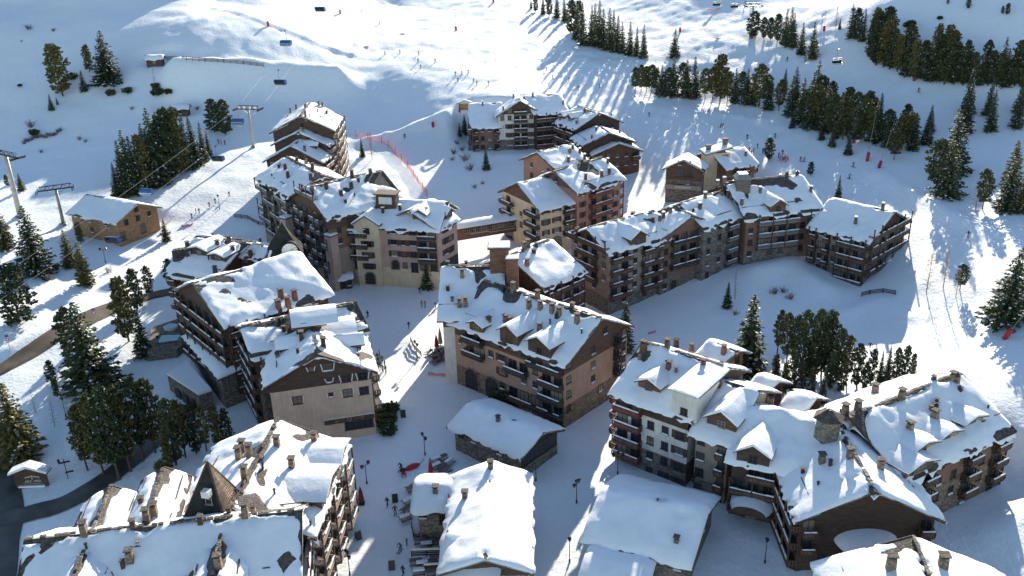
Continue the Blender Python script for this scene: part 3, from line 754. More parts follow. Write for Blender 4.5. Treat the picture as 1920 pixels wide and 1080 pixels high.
for zz, kk in ((12.9, 'w'), (9.7, 's'), (6.9, 's'), (4.1, 's')):
    ww = 1.5 if kk == 'w' else 2.0
    wo = place('window', m_window(ww, 1.4, 'frame_dark', 2), bay, (0, -1.2, zz)); place('pane', m_pane(ww, 1.4), wo)
    if kk == 's':
        for e in (-1, 1): place('shutter', m_shutter(1.4), wo, (e*(ww/2+.33), 0, 0))
ao = place('arch', m_arch(2.2, 3.0), bay, (0, -1.2, 0.1)); place('pane', m_archpane(2.2, 3.0), ao)
for p in ((718,398),(750,393),(800,397)): b.chimney(*p, w=0.9, h=1.3, mat='wood_dark', cap='roof_snow')
b.dormer(787,414, 3.2, 1.7, frame='frame_pale'); b.dormer(842,410, 3.0, 1.6); b.dormer(667,416, 3.0, 1.4)
h = b.hit(727, 382); q = h[1]   # roof tower with a pale louvre
c = MB(); c.hexa([(-2.6, -1.6, -2), (2.6, -1.6, -2), (2.6, 1.6, -2), (-2.6, 1.6, -2), (-2.3, -1.4, 2.6), (2.3, -1.4, 2.6), (2.3, 1.4, 2.6), (-2.3, 1.4, 2.6)], 'wood_dark'); c.box(-2.8, 2.8, -1.9, 1.9, 2.6, 2.9, 'wood_dark'); c.box(-1.6, 1.6, -1.66, -1.4, 0.4, 2.1, 'white_trim')
c.build('roof_tower', b.o, b.rel(q), a3)

# --- left block with the big snow roof and the patterned gable
z = 0.0
w1 = wing_E((306,511),(400,528), z+12.6, R=(420,450), pitch=22)
w2 = wing_E((420,616),(626,552), z+14.6, R=(490,494), pitch=24)
w3 = wing_G((494,727),(706,697), z+12.6, apex=(596,664), back=(598,596))
w4 = wing_E((470,668),(692,618), z+13.6, R=(570,588), pitch=22)
ws = []
for px, py, a_, L_, w_ in ((422,447,-28,7,6),(450,452,-28,6,6),(474,462,-25,7,6.5),(356,470,20,7,5)):
    q = un(px, py, z+16.4); ws.append(wing_X(q[0]-L_/2, q[1]-1, a_, L_, w_, z+14.6, 30))
b = bld('snow_roofed_apartment_block', 'long left block with broad snow roof and dark patterned gable over beige wall', z, [w1, w2, w3, w4]+ws)
for W_ in ws: b.wing(W_, [('wood_red', 99)], f=['ww'], r=['w'], l=['w'], down=-9, bare=0.25, snow=.35, os=.5, og=.5)
b.wing(w1, [('wood_brown', 3), ('greige', 99)], f=['BwwBB', 'BwwBB', 'BwwB.', 'w.w.w'], l=['BBB', 'BBB', 'www'], r=['ww', 'ww'], rail='rail', bare=0.42)
b.wing(w2, [('wood_dark', 5), ('wood_brown', 99)], l=['LLLLLL']*5, f=['LLLLwwww']*5, r=['wBw']*4, rail='rail', bare=0.14, snow=0.6)
b.wing(w4, [('wood_dark', 5), ('stone', 99)], l=['LLLL']*5, r=['wBw', 'wBw', 'wBw'], f=['www']*2, rail='rail', bare=0.38)
b.wing(w3, [('wood_dark', 2.0), ('beige', 99)], l=['...xzz', '.z.xzz', '......', '....DD'], gab={'l': ['.zxzz.', '..xz..']}, f=['BBww']*3, b=['LLww']*4, rail='rail', gmat='wood_dark', bare=0.2)
# left flank of the gable is timber
for p in ((553,560),(550,586),(531,590),(527,558),(583,590),(558,600)): b.chimney(*p, w=1.3, h=2.1, mat='wood_red')
for p in ((352,480),(390,470),(408,463),(430,455),(445,475),(466,486),(404,512),(333,462)): b.chimney(*p, w=1.1, h=1.7, mat='wood_dark')
for p in ((566,638),(607,650),(571,622)): b.chimney(*p, w=1.2, h=2.0, mat='wood_dark')
b.dormer(525,660, 3.0, 1.4, mat='wood_dark'); b.dormer(555,618, 7, 2.4, mat='wood_dark', win=None, pitch=18); b.dormer(660,622, 6, 1.8, mat='wood_brown', win='W', pitch=14); b.dormer(676,650, 3, 1.4, mat='wood_brown')
b.dormer(375,482, 5, 1.8, mat='wood_dark', pitch=15); b.dormer(410,492, 4, 1.6, mat='wood_dark', pitch=15)
gableblock = b; gable_w = w3

# --- bottom left block with the pointed tower
z = -1.5
w1 = wing_E((592,1010),(657,836), z+13.0, R=(500,826), pitch=24)
w2 = wing_E((20,1165),(566,1100), z+14.0, R=(300,985), pitch=30)
def cross(W, s0, w_, zt, out0, out1, pitch=30):
    p = W.A+W.d*(s0+w_/2)+W.n*(-out0); X_ = Wing(); X_.A = p; X_.d = W.n; X_.n = -W.d; X_.L = W.w+out0+out1; X_.w = w_; X_.zt = zt; X_.rise = w_/2*math.tan(rad(pitch)); return X_
w3 = cross(w2, 7.0, 7.5, w2.zt+1.6, 1.5, 3.0); w4 = cross(w2, 13.0, 6.5, w2.zt+2.0, -6.0, 6.0); w5 = cross(w2, 22.5, 6.5, w2.zt+1.8, 1.0, -6.0)
b = bld('tower_apartment_block', 'sunlit stone roofed block with pointed timber tower at the lower left', z, [w1, w2, w3, w4, w5])
for W_ in (w3, w4, w5): b.wing(W_, [('wood_dark', 99)], l=['ww'], r=['ww'], down=-8, bare=0.42, snow=.35)
b.wing(w1, [('wood_red', 3), ('wood_brown', 99)], f=['RRwRRwRR']*4, r=['wBBw']*3, l=['www', 'www'], rail='rail_pale', bare=0.3)
b.wing(w2, [('wood_dark', 3), ('wood_brown', 99)], r=['RRRR']*4, b=['wBwBwBw']*3, rail='rail_pale', bare=0.15)
for p in ((455,845),(448,858),(468,853),(590,830),(548,878),(520,838),(459,893)): b.chimney(*p, w=1.2, h=2.0, mat='stone_warm')
for p in ((290,965),(158,1000),(245,1052),(410,1062),(276,975),(460,966)): b.chimney(*p, w=1.2, h=1.9, mat='stone_warm')
b.dormer(645,868, 7, 1.5, mat='wood_brown', win='W', pitch=14, snow=.4); b.dormer(618,925, 8, 1.7, mat='wood_brown', win='W', pitch=14, snow=.4)
TOWERB = b

# --- centre block
z = 0.0
w1 = wing_E((839,606),(1060,688), z+12.8, R=(1030,566), pitch=27)
w2 = wing_E((820,602),(945,600), z+13.6, R=(842,500), pitch=25)
w3 = wing_E((1022,543),(1100,508), z+13.0, R=(1000,462), pitch=25)
b = bld('village_centre_block', 'big peach coloured centre block with arched ground floor and corner balconies', z, [w1, w2, w3])
b.wing(w2, [('wood_brown', 2), ('white_plaster', 99)], l=['.w.w.', '.w.w.', 'DDDDD'], f=['wwww'], rail='rail_dark', bare=0.26)
b.wing(w3, [('wood_brown', 3), ('peach', 99)], r=['BwB']*3, f=['LLLL', 'LLLL', 'LLLL', 'wwww'], rail='rail', bare=0.15)
b.wing(w1, [('wood_brown', 2.6), ('peach', 6.2), ('stone_warm', 99)], f=['.BB.wwwBBB', 'aBBwSBBwBB', '....S.wwBB', '....wBBBBB', '.G.G.w.wBB'], r=['w..w..Bw', 'w..w..Bw', 'w..w..Bw', 'w...w..w'], gab={'r': ['.w.w.w.', '..w.']}, l=['..w..', '..w..'], rail='rail_dark', gmat='wood_brown', bare=0.2)
for p in ((917,610),(948,606),(1012,622),(1035,585),(1048,592),(1082,604),(962,545),(1008,560),(992,578),(1013,580)): b.chimney(*p, w=1.15, h=1.9, mat='stone_warm')
for p in ((867,520),(862,575),(873,573),(897,488),(990,462),(983,468),(988,500)): b.chimney(*p, w=1.15, h=1.9, mat='stone_warm')
b.dormer(886,632, 3.4, 1.6, mat='wood_brown', pitch=24); b.dormer(947,655, 4.2, 2.5, mat='wood_brown', frame='frame_dark', pitch=30); b.dormer(1010,668, 5.0, 2.3, mat='wood_dark', frame='frame_dark', pitch=27)
h = b.hit(955, 500)
c = MB(); c.box(-1.8, 1.8, -1.5, 1.5, -4, 4.2, 'wood_red'); c.box(-2.2, 2.2, -1.9, 1.9, 4.2, 4.5, 'tile'); c.box(-2.0, 2.0, -1.7, 1.7, 4.5, 4.75, 'roof_snow'); c.box(1.3, 3.6, -3.3, -1.5, -4, 2.6, 'wood_red'); c.box(1.1, 3.8, -3.5, -1.5, 2.6, 2.85, 'tile'); c.box(1.2, 3.7, -3.4, -1.6, 2.85, 3.1, 'roof_snow')
if h is not None: c.build('roof_tower', b.o, b.rel(h[1]), math.atan2(w2.d[1], w2.d[0]))
CENTRE = b; CW = w1

# --- low chalets in the middle of the lane
z = 0.0
w1 = wing_E((838,800),(976,862), z+4.6, R=(950,783), pitch=20)
b = bld('stone_chalet', 'low stone chalet with thick snow roof below the arched centre block', z, [w1])
b.wing(w1, [('wood_dark', 1.2), ('stone', 99)], f=['ww.w.'], r=['DDD'], gab={'r': ['.']}, l=['.w.'], bare=0.02, snow=0.6, rail='rail_grey')
b.chimney(934,792, 'wood_grey', 0.9, 1.3)
w1 = wing_E((1000,1075),(998,890), z+6.2, R=(922,846), pitch=20)
w2 = wing_E((770,962),(882,962), z+4.6, R=(850,905), pitch=20)
w3 = wing_E((815,1110),(930,1120), z+4.6, R=(880,1000), pitch=20)
b = bld('restaurant_chalet', 'sprawling low chalet under smooth thick snow beside the terrace tables', z, [w1, w2, w3])
b.wing(w1, [('wood_dark', 1.2), ('stone', 99)], f=['w.ww.w.w'], r=['www'], bare=0.02, snow=0.65)
b.wing(w2, [('wood_dark', 1.0), ('stone', 99)], f=['w.D.w'], l=['.w.'], bare=0.04, snow=0.55)
b.wing(w3, [('wood_dark', 1.0), ('stone', 99)], f=['wDw'], l=['.w.'], bare=0.05, snow=0.7)
for p in ((817,925),(872,935),(920,878)): b.chimney(*p, 'wood_grey', 1.2, 1.4)
w1 = wing_E((1090,1012),(1296,1066), z+4.4, R=(1144,920), pitch=19)
w2 = wing_E((1082,1092),(1212,1120), z+3.0, R=(1100,1036), pitch=12)
b = bld('snowy_chalet', 'broad low chalet with two tiered smooth snow roof near the bottom edge', z, [w1, w2])
b.wing(w1, [('wood_dark', 1.0), ('stone', 99)], f=['w.ww.w'], l=['.ww.'], r=['.ww.'], bare=0.02, snow=0.8)
b.wing(w2, [('stone', 99)], l=['.w.'], bare=0.0, snow=0.7)
b.chimney(1268,1020, 'wood_grey', 1.0, 1.3); b.chimney(1233,946, 'metal_dark', 0.4, 0.8)

# --- right hand block: white wing, beige wing, big bent wings
z = 0.0
w1 = wing_E((1141,738),(1296,792), z+12.3, R=(1275,662), pitch=27)
w2 = wing_E((1290,816),(1372,842), z+10.6, R=(1390,722), pitch=27)
b = bld('white_apartment_house', 'white plastered house with corner balconies on the right of the lane', z, [w1])
b.wing(w1, [('wood_dark', 2.6), ('white_plaster', 6.0), ('stone', 99)], f=['BBw..', 'BBwwS', 'BBwwS', 'BBwwS', '..wDS'], l=['BBwBB']*4, r=['w', 'w'], gab={'l': ['.w.']}, rail='rail_red', bare=0.16)
for p in ((1208,655),(1251,650),(1236,640),(1281,652),(1310,662),(1318,690),(1253,693),(1190,650)): b.chimney(*p, w=1.1, h=1.7, mat='wood_red')
b.dormer(1217,735, 4.0, 1.5, mat='wood_red', frame='frame_dark', pitch=24); b.dormer(1282,782, 4.2, 4.2, mat='white_plaster', frame='frame_dark', shed=True)
b = bld('beige_apartment_house', 'narrow beige house with one large snow covered dormer beside the white house', z, [w2])
b.wing(w2, [('greige', 8), ('stone', 99)], f=['w.B', 'W.B', 'W.B', 'D.D'], rail='rail', bare=0.08)
b.dormer(1352,806, 4.6, 1.8, mat='wood_brown', snow=.7); b.chimney(1345,722, 'wood_red')
w1 = wing_E((1359,864),(1450,884), z+9.6, R=(1490,780), pitch=26, ext=(0, 8))
w2 = wing_G((1492,980),(1772,978), z+8.6, apex=(1636,921), back=(1572,806))
w3 = wing_E((1742,884),(1905,808), z+10.2, R=(1746,722), pitch=27, ext=(5, 0))
b = bld('great_right_block', 'great bent block with dark timber gable, snow dormers and stone ridges on the right', z, [w1, w2, w3])
b.wing(w1, [('wood_dark', 99)], f=['.BB.BB', 'LLLLLL', 'LLLLLL', '.D..D.'], rail='rail', bare=0.1, snow=.6)
b.wing(w2, [('wood_dark', 99)], b=['LLLLLL']*3, l=['B......B', 'B......B', '.w....w.'], gab={'l': ['.w....w.']}, f=['ww'], rail='rail', bare=0.22, snow=.55)
b.wing(w3, [('ochre', 4.5), ('stone_warm', 99)], f=['wBwwBwB', 'wBwwBwB', 'wBwwBwB', 'w.w.w.w'], r=['LLL']*4, b=['wwww']*2, gab={'r': ['.']}, rail='rail', bare=0.3, snow=.55)
for p in ((1593,860),(1650,880),(1540,870),(1690,748),(1608,770),(1575,780),(1640,738),(1705,810),(1752,788),(1786,716),(1792,720),(1445,760)): b.chimney(*p, w=1.25, h=2.0, mat='stone_warm')
b.dormer(1410,874, 4.6, 2.0, mat='wood_dark', pitch=30, frame='frame_dark')
for p in ((1730,850,5.5),(1775,828,5.0),(1822,800,5.0)): b.dormer(p[0], p[1], p[2], 1.3, mat='wood_pale', pitch=14, snow=.35)
b.dormer(1738,905, 6, 1.4, mat='wood_brown', pitch=14, snow=.4, win='W')
h = b.hit(1550, 815)
c = MB(); n6 = 6
for k in range(n6):
    a0, a1 = 2*math.pi*k/n6, 2*math.pi*(k+1)/n6; r1, r2 = 2.0, 1.7
    c.face([(r1*math.cos(a0), r1*math.sin(a0), -3), (r1*math.cos(a1), r1*math.sin(a1), -3), (r2*math.cos(a1), r2*math.sin(a1), 3.0), (r2*math.cos(a0), r2*math.sin(a0), 3.0)], 'stone')
    c.face([(2.3*math.cos(a0), 2.3*math.sin(a0), 2.9), (2.3*math.cos(a1), 2.3*math.sin(a1), 2.9), (0.3*math.cos(a1), .3*math.sin(a1), 4.2), (0.3*math.cos(a0), .3*math.sin(a0), 4.2)], 'tile')
if h is not None: c.build('stair_turret', b.o, b.rel(h[1]))
RIGHTB = b
# rounded porch roof under snow against the dark gable, and the arched entrance canopy
def round_porch(px, py, zt, r_, dep, ang, mat='roof_snow'):
    q = un(px, py, zt); m = MB(); n = 14
    for k in range(n):
        a0, a1 = math.pi*k/n, math.pi*(k+1)/n
        for j in range(4):
            y0, y1 = -dep*j/4, -dep*(j+1)/4; f0, f1 = 1-.25*(j/4)**2, 1-.25*((j+1)/4)**2
            m.face([(r_*math.cos(a0)*f0, y0, r_*.45*math.sin(a0)*f0), (r_*math.cos(a0)*f1, y1, r_*.45*math.sin(a0)*f1), (r_*math.cos(a1)*f1, y1, r_*.45*math.sin(a1)*f1), (r_*math.cos(a1)*f0, y0, r_*.45*math.sin(a1)*f0)], mat, True)
        m.face([(0, -dep, -.2), (r_*.75*math.cos(a0), -dep, r_*.34*math.sin(a0)), (r_*.75*math.cos(a1), -dep, r_*.34*math.sin(a1))], 'wood_dark')
    m.box(-r_, r_, -dep, 0, -.35, -.05, 'wood_dark'); return m, q
m, q = round_porch(1622, 1012, 5.0, 4.2, 3.2, 0); m.build('porch_roof', b.o, b.rel(q), math.atan2(w2.n[1], w2.n[0])+math.pi)
m, q = round_porch(1412, 942, 3.2, 3.2, 3.0, 0); m.build('entrance_canopy', b.o, b.rel(q), math.atan2(w1.d[1], w1.d[0]))
# small sunlit annexes behind the right hand block
w1 = wing_E((1395,732),(1432,748), z+9, R=(1440,708), pitch=24)
w2 = wing_E((1455,770),(1500,788), z+9, R=(1516,742), pitch=24)
b = bld('rear_annex', 'pair of small snow roofed annexes against the pines behind the right block', z, [w1, w2])
b.wing(w1, [('wood_red', 99)], f=['ww'], l=['w'], r=['ww'], bare=0.1); b.wing(w2, [('wood_brown', 99)], f=['ww'], r=['ww'], bare=0.1)
z = 0
w1 = wing_E((1300,668),(1352,690), z+11.5, R=(1375,655), pitch=24)
b = bld('small_rear_house', 'small red timber house with two chimneys at the back of the white house', z, [w1])
b.wing(w1, [('wood_red', 99)], r=['ww', 'ww'], f=['ww', 'ww'], bare=0.1); b.chimney(1357,662, 'wood_red', 1.1, 1.7)
# --- roof at the bottom right edge
w1 = wing_G((1524,1056),(1880,1078), z+8.0, pitch=24, L=2)
W = Wing(); g = -w1.n; W.A = (w1.A - g*w1.w); W.d = -w1.d; W.n = g; W.L = 26; W.w = w1.w; W.zt = w1.zt; W.rise = w1.rise
b = bld('corner_roof_house', 'house at the lower right edge showing only its wide sunlit roof', -0.5, [W])
b.wing(W, [('wood_dark', 3), ('greige', 99)], l=['wBw'], f=['wwww']*2, b=['wwww']*2, bare=0.16)
b.chimney(1670,1066, 'stone_warm', 1.5, 2.4); b.chimney(1767,1066, 'stone_warm', 1.5, 2.4)

# --- right upper hotel
z = 1.0
w1 = wing_E((1141,478),(1244,449), z+13.6, R=(1180,408), pitch=27, ext=(0, 4))
w2 = wing_G((1240,449),(1352,420), z+14.2, apex=(1293,404), back=(1268,380))
w3 = wing_E((1338,424),(1400,404), z+15, R=(1330,366), pitch=27, ext=(3, 2))
w4 = wing_E((1412,408),(1532,394), z+15.5, R=(1500,328), pitch=27, ext=(2, 2))
w5 = wing_E((1512,426),(1632,456), z+12.5, R=(1610,382), pitch=26)
b = bld('piste_side_hotel', 'long hotel of joined timber and stone wings along the snow bank beside the piste', z, [w1, w2, w3, w4, w5], carve=False)
b.wing(w1, [('greige', 11), ('stone', 99)], f=['BBwBBw', 'BBwBBw', 'BBwBBw', 'BBwBBw', '.w.w.w'], l=['wBBw', 'wBBw', 'wBBw', 'A.w.'], gab={'l': ['LLL']}, gmat='wood_red', rail='rail', bare=0.26)
b.wing(w2, [('ochre', 10.5), ('stone', 99)], l=['wLLLLw', 'wLLLLw', 'wLLLLw', 'w....w', 'wAA..w'], gab={'l': ['.LLL.', '..']}, f=['w'], gmat='rust', rail='rail_dark', bare=0.2)
b.wing(w3, [('stone', 99)], f=['wwB.', 'wwB.', 'wwB.', 'wwB.', 'wwB.'], gab={'r': ['.']}, rail='rail_grey', bare=0.28)
b.wing(w4, [('ochre', 9), ('stone', 99)], f=['wLLLLwL', 'wLLLLwL', 'wLLLLww', 'w.ww.ww', 'w.ww.ww'], r=['LL', 'LL'], gab={'r': ['.']}, rail='rail_grey', gmat='wood_red', bare=0.3)
b.wing(w5, [('greige', 3), ('stone', 99)], f=['LwBwLLLL', 'LwBwLLLL', 'LwBwLLLL', 'wwBwLLLL', '.w.wA...'], r=['LLLL']*5, gab={'r': ['LL']}, gmat='wood_brown', rail='rail', bare=0.08)
for p in ((1194,440),(1237,415),(1312,392),(1365,368),(1371,373),(1385,384),(1425,362),(1322,372),(1268,374),(1220,385),(1208,395),(1345,345),(1319,352)): b.chimney(*p, w=0.95, h=1.4, mat='wood_grey', snowcap=True)
for p in ((1520,360),(1604,418),(1655,392)): b.chimney(*p, w=0.9, h=1.3, mat='wood_grey', snowcap=True)
b.dormer(1458,398, 4.0, 1.8, mat='wood_red', frame='frame_dark'); b.dormer(1205,470, 4.5, 2.0, mat='wood_brown', frame='frame_dark')
h = b.hit(1391, 350)
c = MB(); c.box(-1.6, 1.6, -1.6, 1.6, -3, 2.2, 'wood_grey'); c.hexa([(-1.9, -1.9, 2.2), (1.9, -1.9, 2.2), (1.9, 1.9, 2.2), (-1.9, 1.9, 2.2), (-1.0, -1.0, 3.4), (1.0, -1.0, 3.4), (1.0, 1.0, 3.4), (-1.0, 1.0, 3.4)], 'metal_grey')
if h is not None: c.build('roof_tower', b.o, b.rel(h[1]))

# --- middle hotel: cream house and pink house
z = 2.5
w1 = wing_E((1011,396),(1083,380), z+11, R=(995,338), pitch=26)
b = bld('cream_hotel_house', 'cream house with arched ground floor at the end of the covered footbridge', z, [w1])
b.wing(w1, [('cream', 99)], f=['SSB', 'SSB', 'sSB', 'AA.'], l=['B.B', 'BwB', 'BwB', 'A.A'], gab={'l': ['.']}, gmat='wood_brown', rail='rail_dark', bare=0.05)
w2 = wing_E((1082,363),(1173,335), z+14, R=(1110,300), pitch=27)
w3 = wing_E((1044,322),(1110,306), z+14.5, R=(1060,274), pitch=24)
b = bld('pink_hotel_house', 'salmon pink house with paired balconies and snow roof behind the cream house', z, [w2, w3])
b.wing(w2, [('pink', 99)], f=['sBBs', 'sBBs', 'sBBs', 'sBBs', '....'], r=['LLL']*5, gab={'r': ['.w.'], 'l': ['.w.']}, gmat='wood_red', rail='rail_red', bare=0.2)
b.wing(w3, [('pink', 99)], f=['ww'], l=['ww', 'ww', 'ww'], r=['ww'], bare=0.2, rail='rail_red')
for p in ((1098,335),(1128,330),(1142,325),(1156,302),(1066,303),(1096,298),(1119,280),(1074,280)): b.chimney(*p, w=0.9, h=1.3, mat='wood_red', snowcap=True)
b.chimney(995,340, 'wood_red', 0.9, 1.2)

# --- upper hotel at the foot of the piste
z = 9.0
w1 = wing_G((930,219),(1022,215), z+11.2, apex=(977,189), back=(984,173))
w2 = wing_E((879,241),(943,239), z+7.6, R=(910,193), pitch=27)
w3 = wing_E((1000,216),(1034,213), z+11.6, R=(1050,175), pitch=25, ext=(0, 6))
w4 = wing_E((1037,230),(1078,244), z+9.2, R=(1092,202), pitch=24)
w5 = wing_E((1068,258),(1090,275), z+6.6, R=(1138,246), pitch=22)
w6 = wing_E((1088,276),(1112,292), z+4.2, R=(1152,264), pitch=20)
b = bld('upper_hotel', 'cream fronted hotel with dark brown gable at the foot of the bright piste', z, [w1, w2, w3, w4, w5, w6])
b.wing(w2, [('rust', 5), ('stone', 99)], f=['BwwB', 'BwwB', 'BwwB'], l=['BB']*3, rail='rail', bare=0.1)
b.wing(w3, [('wood_dark', 99)], f=['LLLL']*4, r=['www', 'www'], bare=0.1, rail='rail')
b.wing(w4, [('wood_dark', 99)], f=['LLLL']*4, r=['www'], bare=0.15, rail='rail')
b.wing(w5, [('wood_dark', 99)], f=['LL']*2, r=['.w.w.'], bare=0.15, rail='rail'); b.wing(w6, [('wood_brown', 99)], f=['ww'], r=['BwwwB', 'wwwww'], bare=0.15, rail='rail')
b.wing(w1, [('white_plaster', 8.2), ('stone', 99)], l=['ooBBoo', '.SBBS.', '.SBBS.', '.WBBW.'], gab={'l': ['.oBBo.']}, gmat='wood_brown', rail='rail_dark', bare=0.12)
for p in ((905,198),(944,208),(962,182),(999,181),(994,176),(1050,225),(1118,246),(1168,240),(1160,200),(1100,192),(1146,192)): b.chimney(*p, w=0.85, h=1.2, mat='wood_grey', snowcap=True)
b.dormer(1054,223, 2.4, 1.2, mat='wood_red', win='a'); b.dormer(1069,226, 2.4, 1.2, mat='wood_red', win='a')

# --- ski school house
z = 6.0
w1 = wing_G((1242,317),(1322,322), z+8, apex=(1286,300), back=(1290,287))
w2 = wing_E((1360,318),(1424,308), z+7.5, R=(1380,276), pitch=24)
b = bld('ski_school_house', 'stone and timber ski house with cream lift tower and gable sign beside the piste', z, [w1, w2])
b.wing(w1, [('wood_brown', 3.5), ('stone', 99)], l=['.gg.', '.ww.', '.'], gab={'l': ['.ww.']}, f=['ww'], fascia='wood_red', gmat='wood_brown', bare=0.1, rail='rail')
b.wing(w2, [('wood_red', 2.5), ('stone_warm', 99)], f=['.LL.', 'wwww'], r=['LL', 'ww'], l=['.ww.'], bare=0.06)
c = MB(); q = at(1338, 352); hh = 10.8
c.box(-3.4, 3.4, -2.2, 2.2, -2, hh, 'cream'); c.hexa([(-4, -2.8, hh-.4), (4, -2.8, hh+1.2), (4, 2.8, hh+1.2), (-4, 2.8, hh-.4), (-4, -2.8, hh-.1), (4, -2.8, hh+1.5), (4, 2.8, hh+1.5), (-4, 2.8, hh-.1)], 'wood_red'); c.hexa([(-3.9, -2.7, hh-.08), (3.9, -2.7, hh+1.52), (3.9, 2.7, hh+1.52), (-3.9, 2.7, hh-.08), (-3.8, -2.6, hh+.3), (3.8, -2.6, hh+1.9), (3.8, 2.6, hh+1.9), (-3.8, 2.6, hh+.3)], 'roof_snow'); c.box(.9, 2.9, -2.3, -2.2, hh-3.6, hh-.6, 'glass')
tw = c.build('lift_tower', b.o, b.rel(q), rad(8))
c = MB(); c.box(-.6, .6, -.6, .6, 0, 2.0, 'stone'); c.box(-.8, .8, -.8, .8, 2.0, 2.2, 'tile'); m_ = c.mesh('chimney')
place('chimney', m_, tw, (-2.2, 0, hh-.2)); place('chimney', m_, tw, (2.8, .6, hh+1.2))
b.chimney(1398,292, 'stone', 0.9, 1.2)
SKIB = b; SKW = w1

# --- lift station chalet
z = 3.0
w1 = wing_E((123,401),(218,420), z+6.2, R=(200,371), pitch=24)
b = bld('lift_station_chalet', 'honey coloured timber chalet with snow roof beside the chairlift on the left', z, [w1])
b.wing(w1, [('wood_honey', 99)], f=['.ww.w.', 'w.w...'], r=['.w.w.w.', 'D..D..'], gab={'r': ['.w.']}, bare=0.08, snow=.45, fascia='wood_honey')
# --- low annex with the thick blanket of snow and the pool house
z = -1.0
w1 = wing_E((345,632),(408,712), z+6.0, R=(420,648), pitch=9)
b = bld('annex_hall', 'low annex under one thick smooth snow sheet below the left balconies', z, [w1])
b.wing(w1, [('stone', 99)], f=['..w..'], l=['.ww.'], bare=0.0, snow=1.0)
# --- tiny timber huts on the far slope
for lab, px, py, sc in (('tiny timber hut on the shaded slope above the lit snow strip', 288, 126, 1.0), ('tiny timber hut behind the tops of the dark spruce clump', 336, 220, 1.0)):
    q = at(px, py); W = wing_X(q[0]-3, q[1], 8, 6.5*sc, 5*sc, q[2]+2.6, 26)
    b = bld('timber_hut', lab, q[2], [W]); b.wing(W, [('wood_brown', 99)], f=['.w.'], r=['d'], os=.5, og=.5, down=2, snow=.4, bare=0.1)
# --- huts on the plaza
for lab, px, py, L_, w_, h_, a_ in (('small dark kiosk with flat snow roof at the edge of the plaza', 646, 545, 4.5, 4, 2.6, 10), ('narrow snow roofed porch beside the brown balcony block', 592, 480, 6, 4, 4.0, -30), ('small snow roofed side house between centre block and white house', 1106, 735, 8, 6, 6.5, 35)):
    q = at(px, py); W = wing_X(q[0]-L_/2, q[1], a_, L_, w_, q[2]+h_, 20)
    b = bld('kiosk', lab, q[2], [W]); b.wing(W, [('wood_dark', 99)], f=['wdw'], r=['w'], os=.4, og=.4, down=3, snow=.5, bare=0.05)
if DBG_ON:
    for lab, b in DBG:
        for W in b.wings:
            c = W.A+W.d*W.L/2+W.n*W.w/2
            print('%-30s L%.1f w%.1f rise%.1f ze%.1f ctr %s ground %.1f z0 %.1f' % (lab, W.L, W.w, W.rise, W.zt-b.z0, c.round(0), gz(*c), b.z0))
ZZ = ground_h(XX, YY)
# packed, trodden relief of the pistes and lanes
ZZ = ZZ + np.where((np.abs(XX) < 320) & (YY > 60) & (YY < 480), (fbm(XX/2.2, YY/2.2, 21, 2)-.5)*0.22, 0)
FINAL = ZZ
nx, ny = len(gx), len(gy)
vv = np.stack([XX, YY, ZZ], -1).reshape(-1, 3)
ii = (np.arange(ny-1)[:, None]*nx + np.arange(nx-1)[None]).ravel()
ff = np.stack([ii, ii+1, ii+nx+1, ii+nx], 1)
gm = bpy.data.meshes.new('snow_ground')
gm.vertices.add(len(vv)); gm.vertices.foreach_set('co', vv.ravel())
gm.loops.add(ff.size); gm.loops.foreach_set('vertex_index', ff.ravel().astype(np.int32))
gm.polygons.add(len(ff)); gm.polygons.foreach_set('loop_start', np.arange(0, ff.size, 4, dtype=np.int32))
gm.polygons.foreach_set('use_smooth', np.ones(len(ff), bool))
gm.materials.append(MATS['snow']); gm.update(calc_edges=True); gm.validate()
snow_ground = place('snow_ground', gm); tag(snow_ground, 'snow covered slopes, pistes and lanes around the village', None, None, 'structure')
# ------------------------------------------------------------------ towers, bridge, pool, signs
def text_mesh(s, size, mat, extr=0.02):
    cu = bpy.data.curves.new('lettering', 'FONT'); cu.body = s; cu.size = size; cu.extrude = extr; cu.align_x = 'CENTER'; cu.resolution_u = 2
    o = bpy.data.objects.new('lettering', cu); me = bpy.data.meshes.new_from_object(o); me.materials.clear(); me.materials.append(MATS[mat])
    bpy.data.objects.remove(o); bpy.data.curves.remove(cu); return me
plain('clock_face', (0.88, 0.84, 0.74), 0.5, 0.05); plain('slate_green', (0.034, 0.038, 0.032), 0.6, 0.35, 1.2, 0.3)
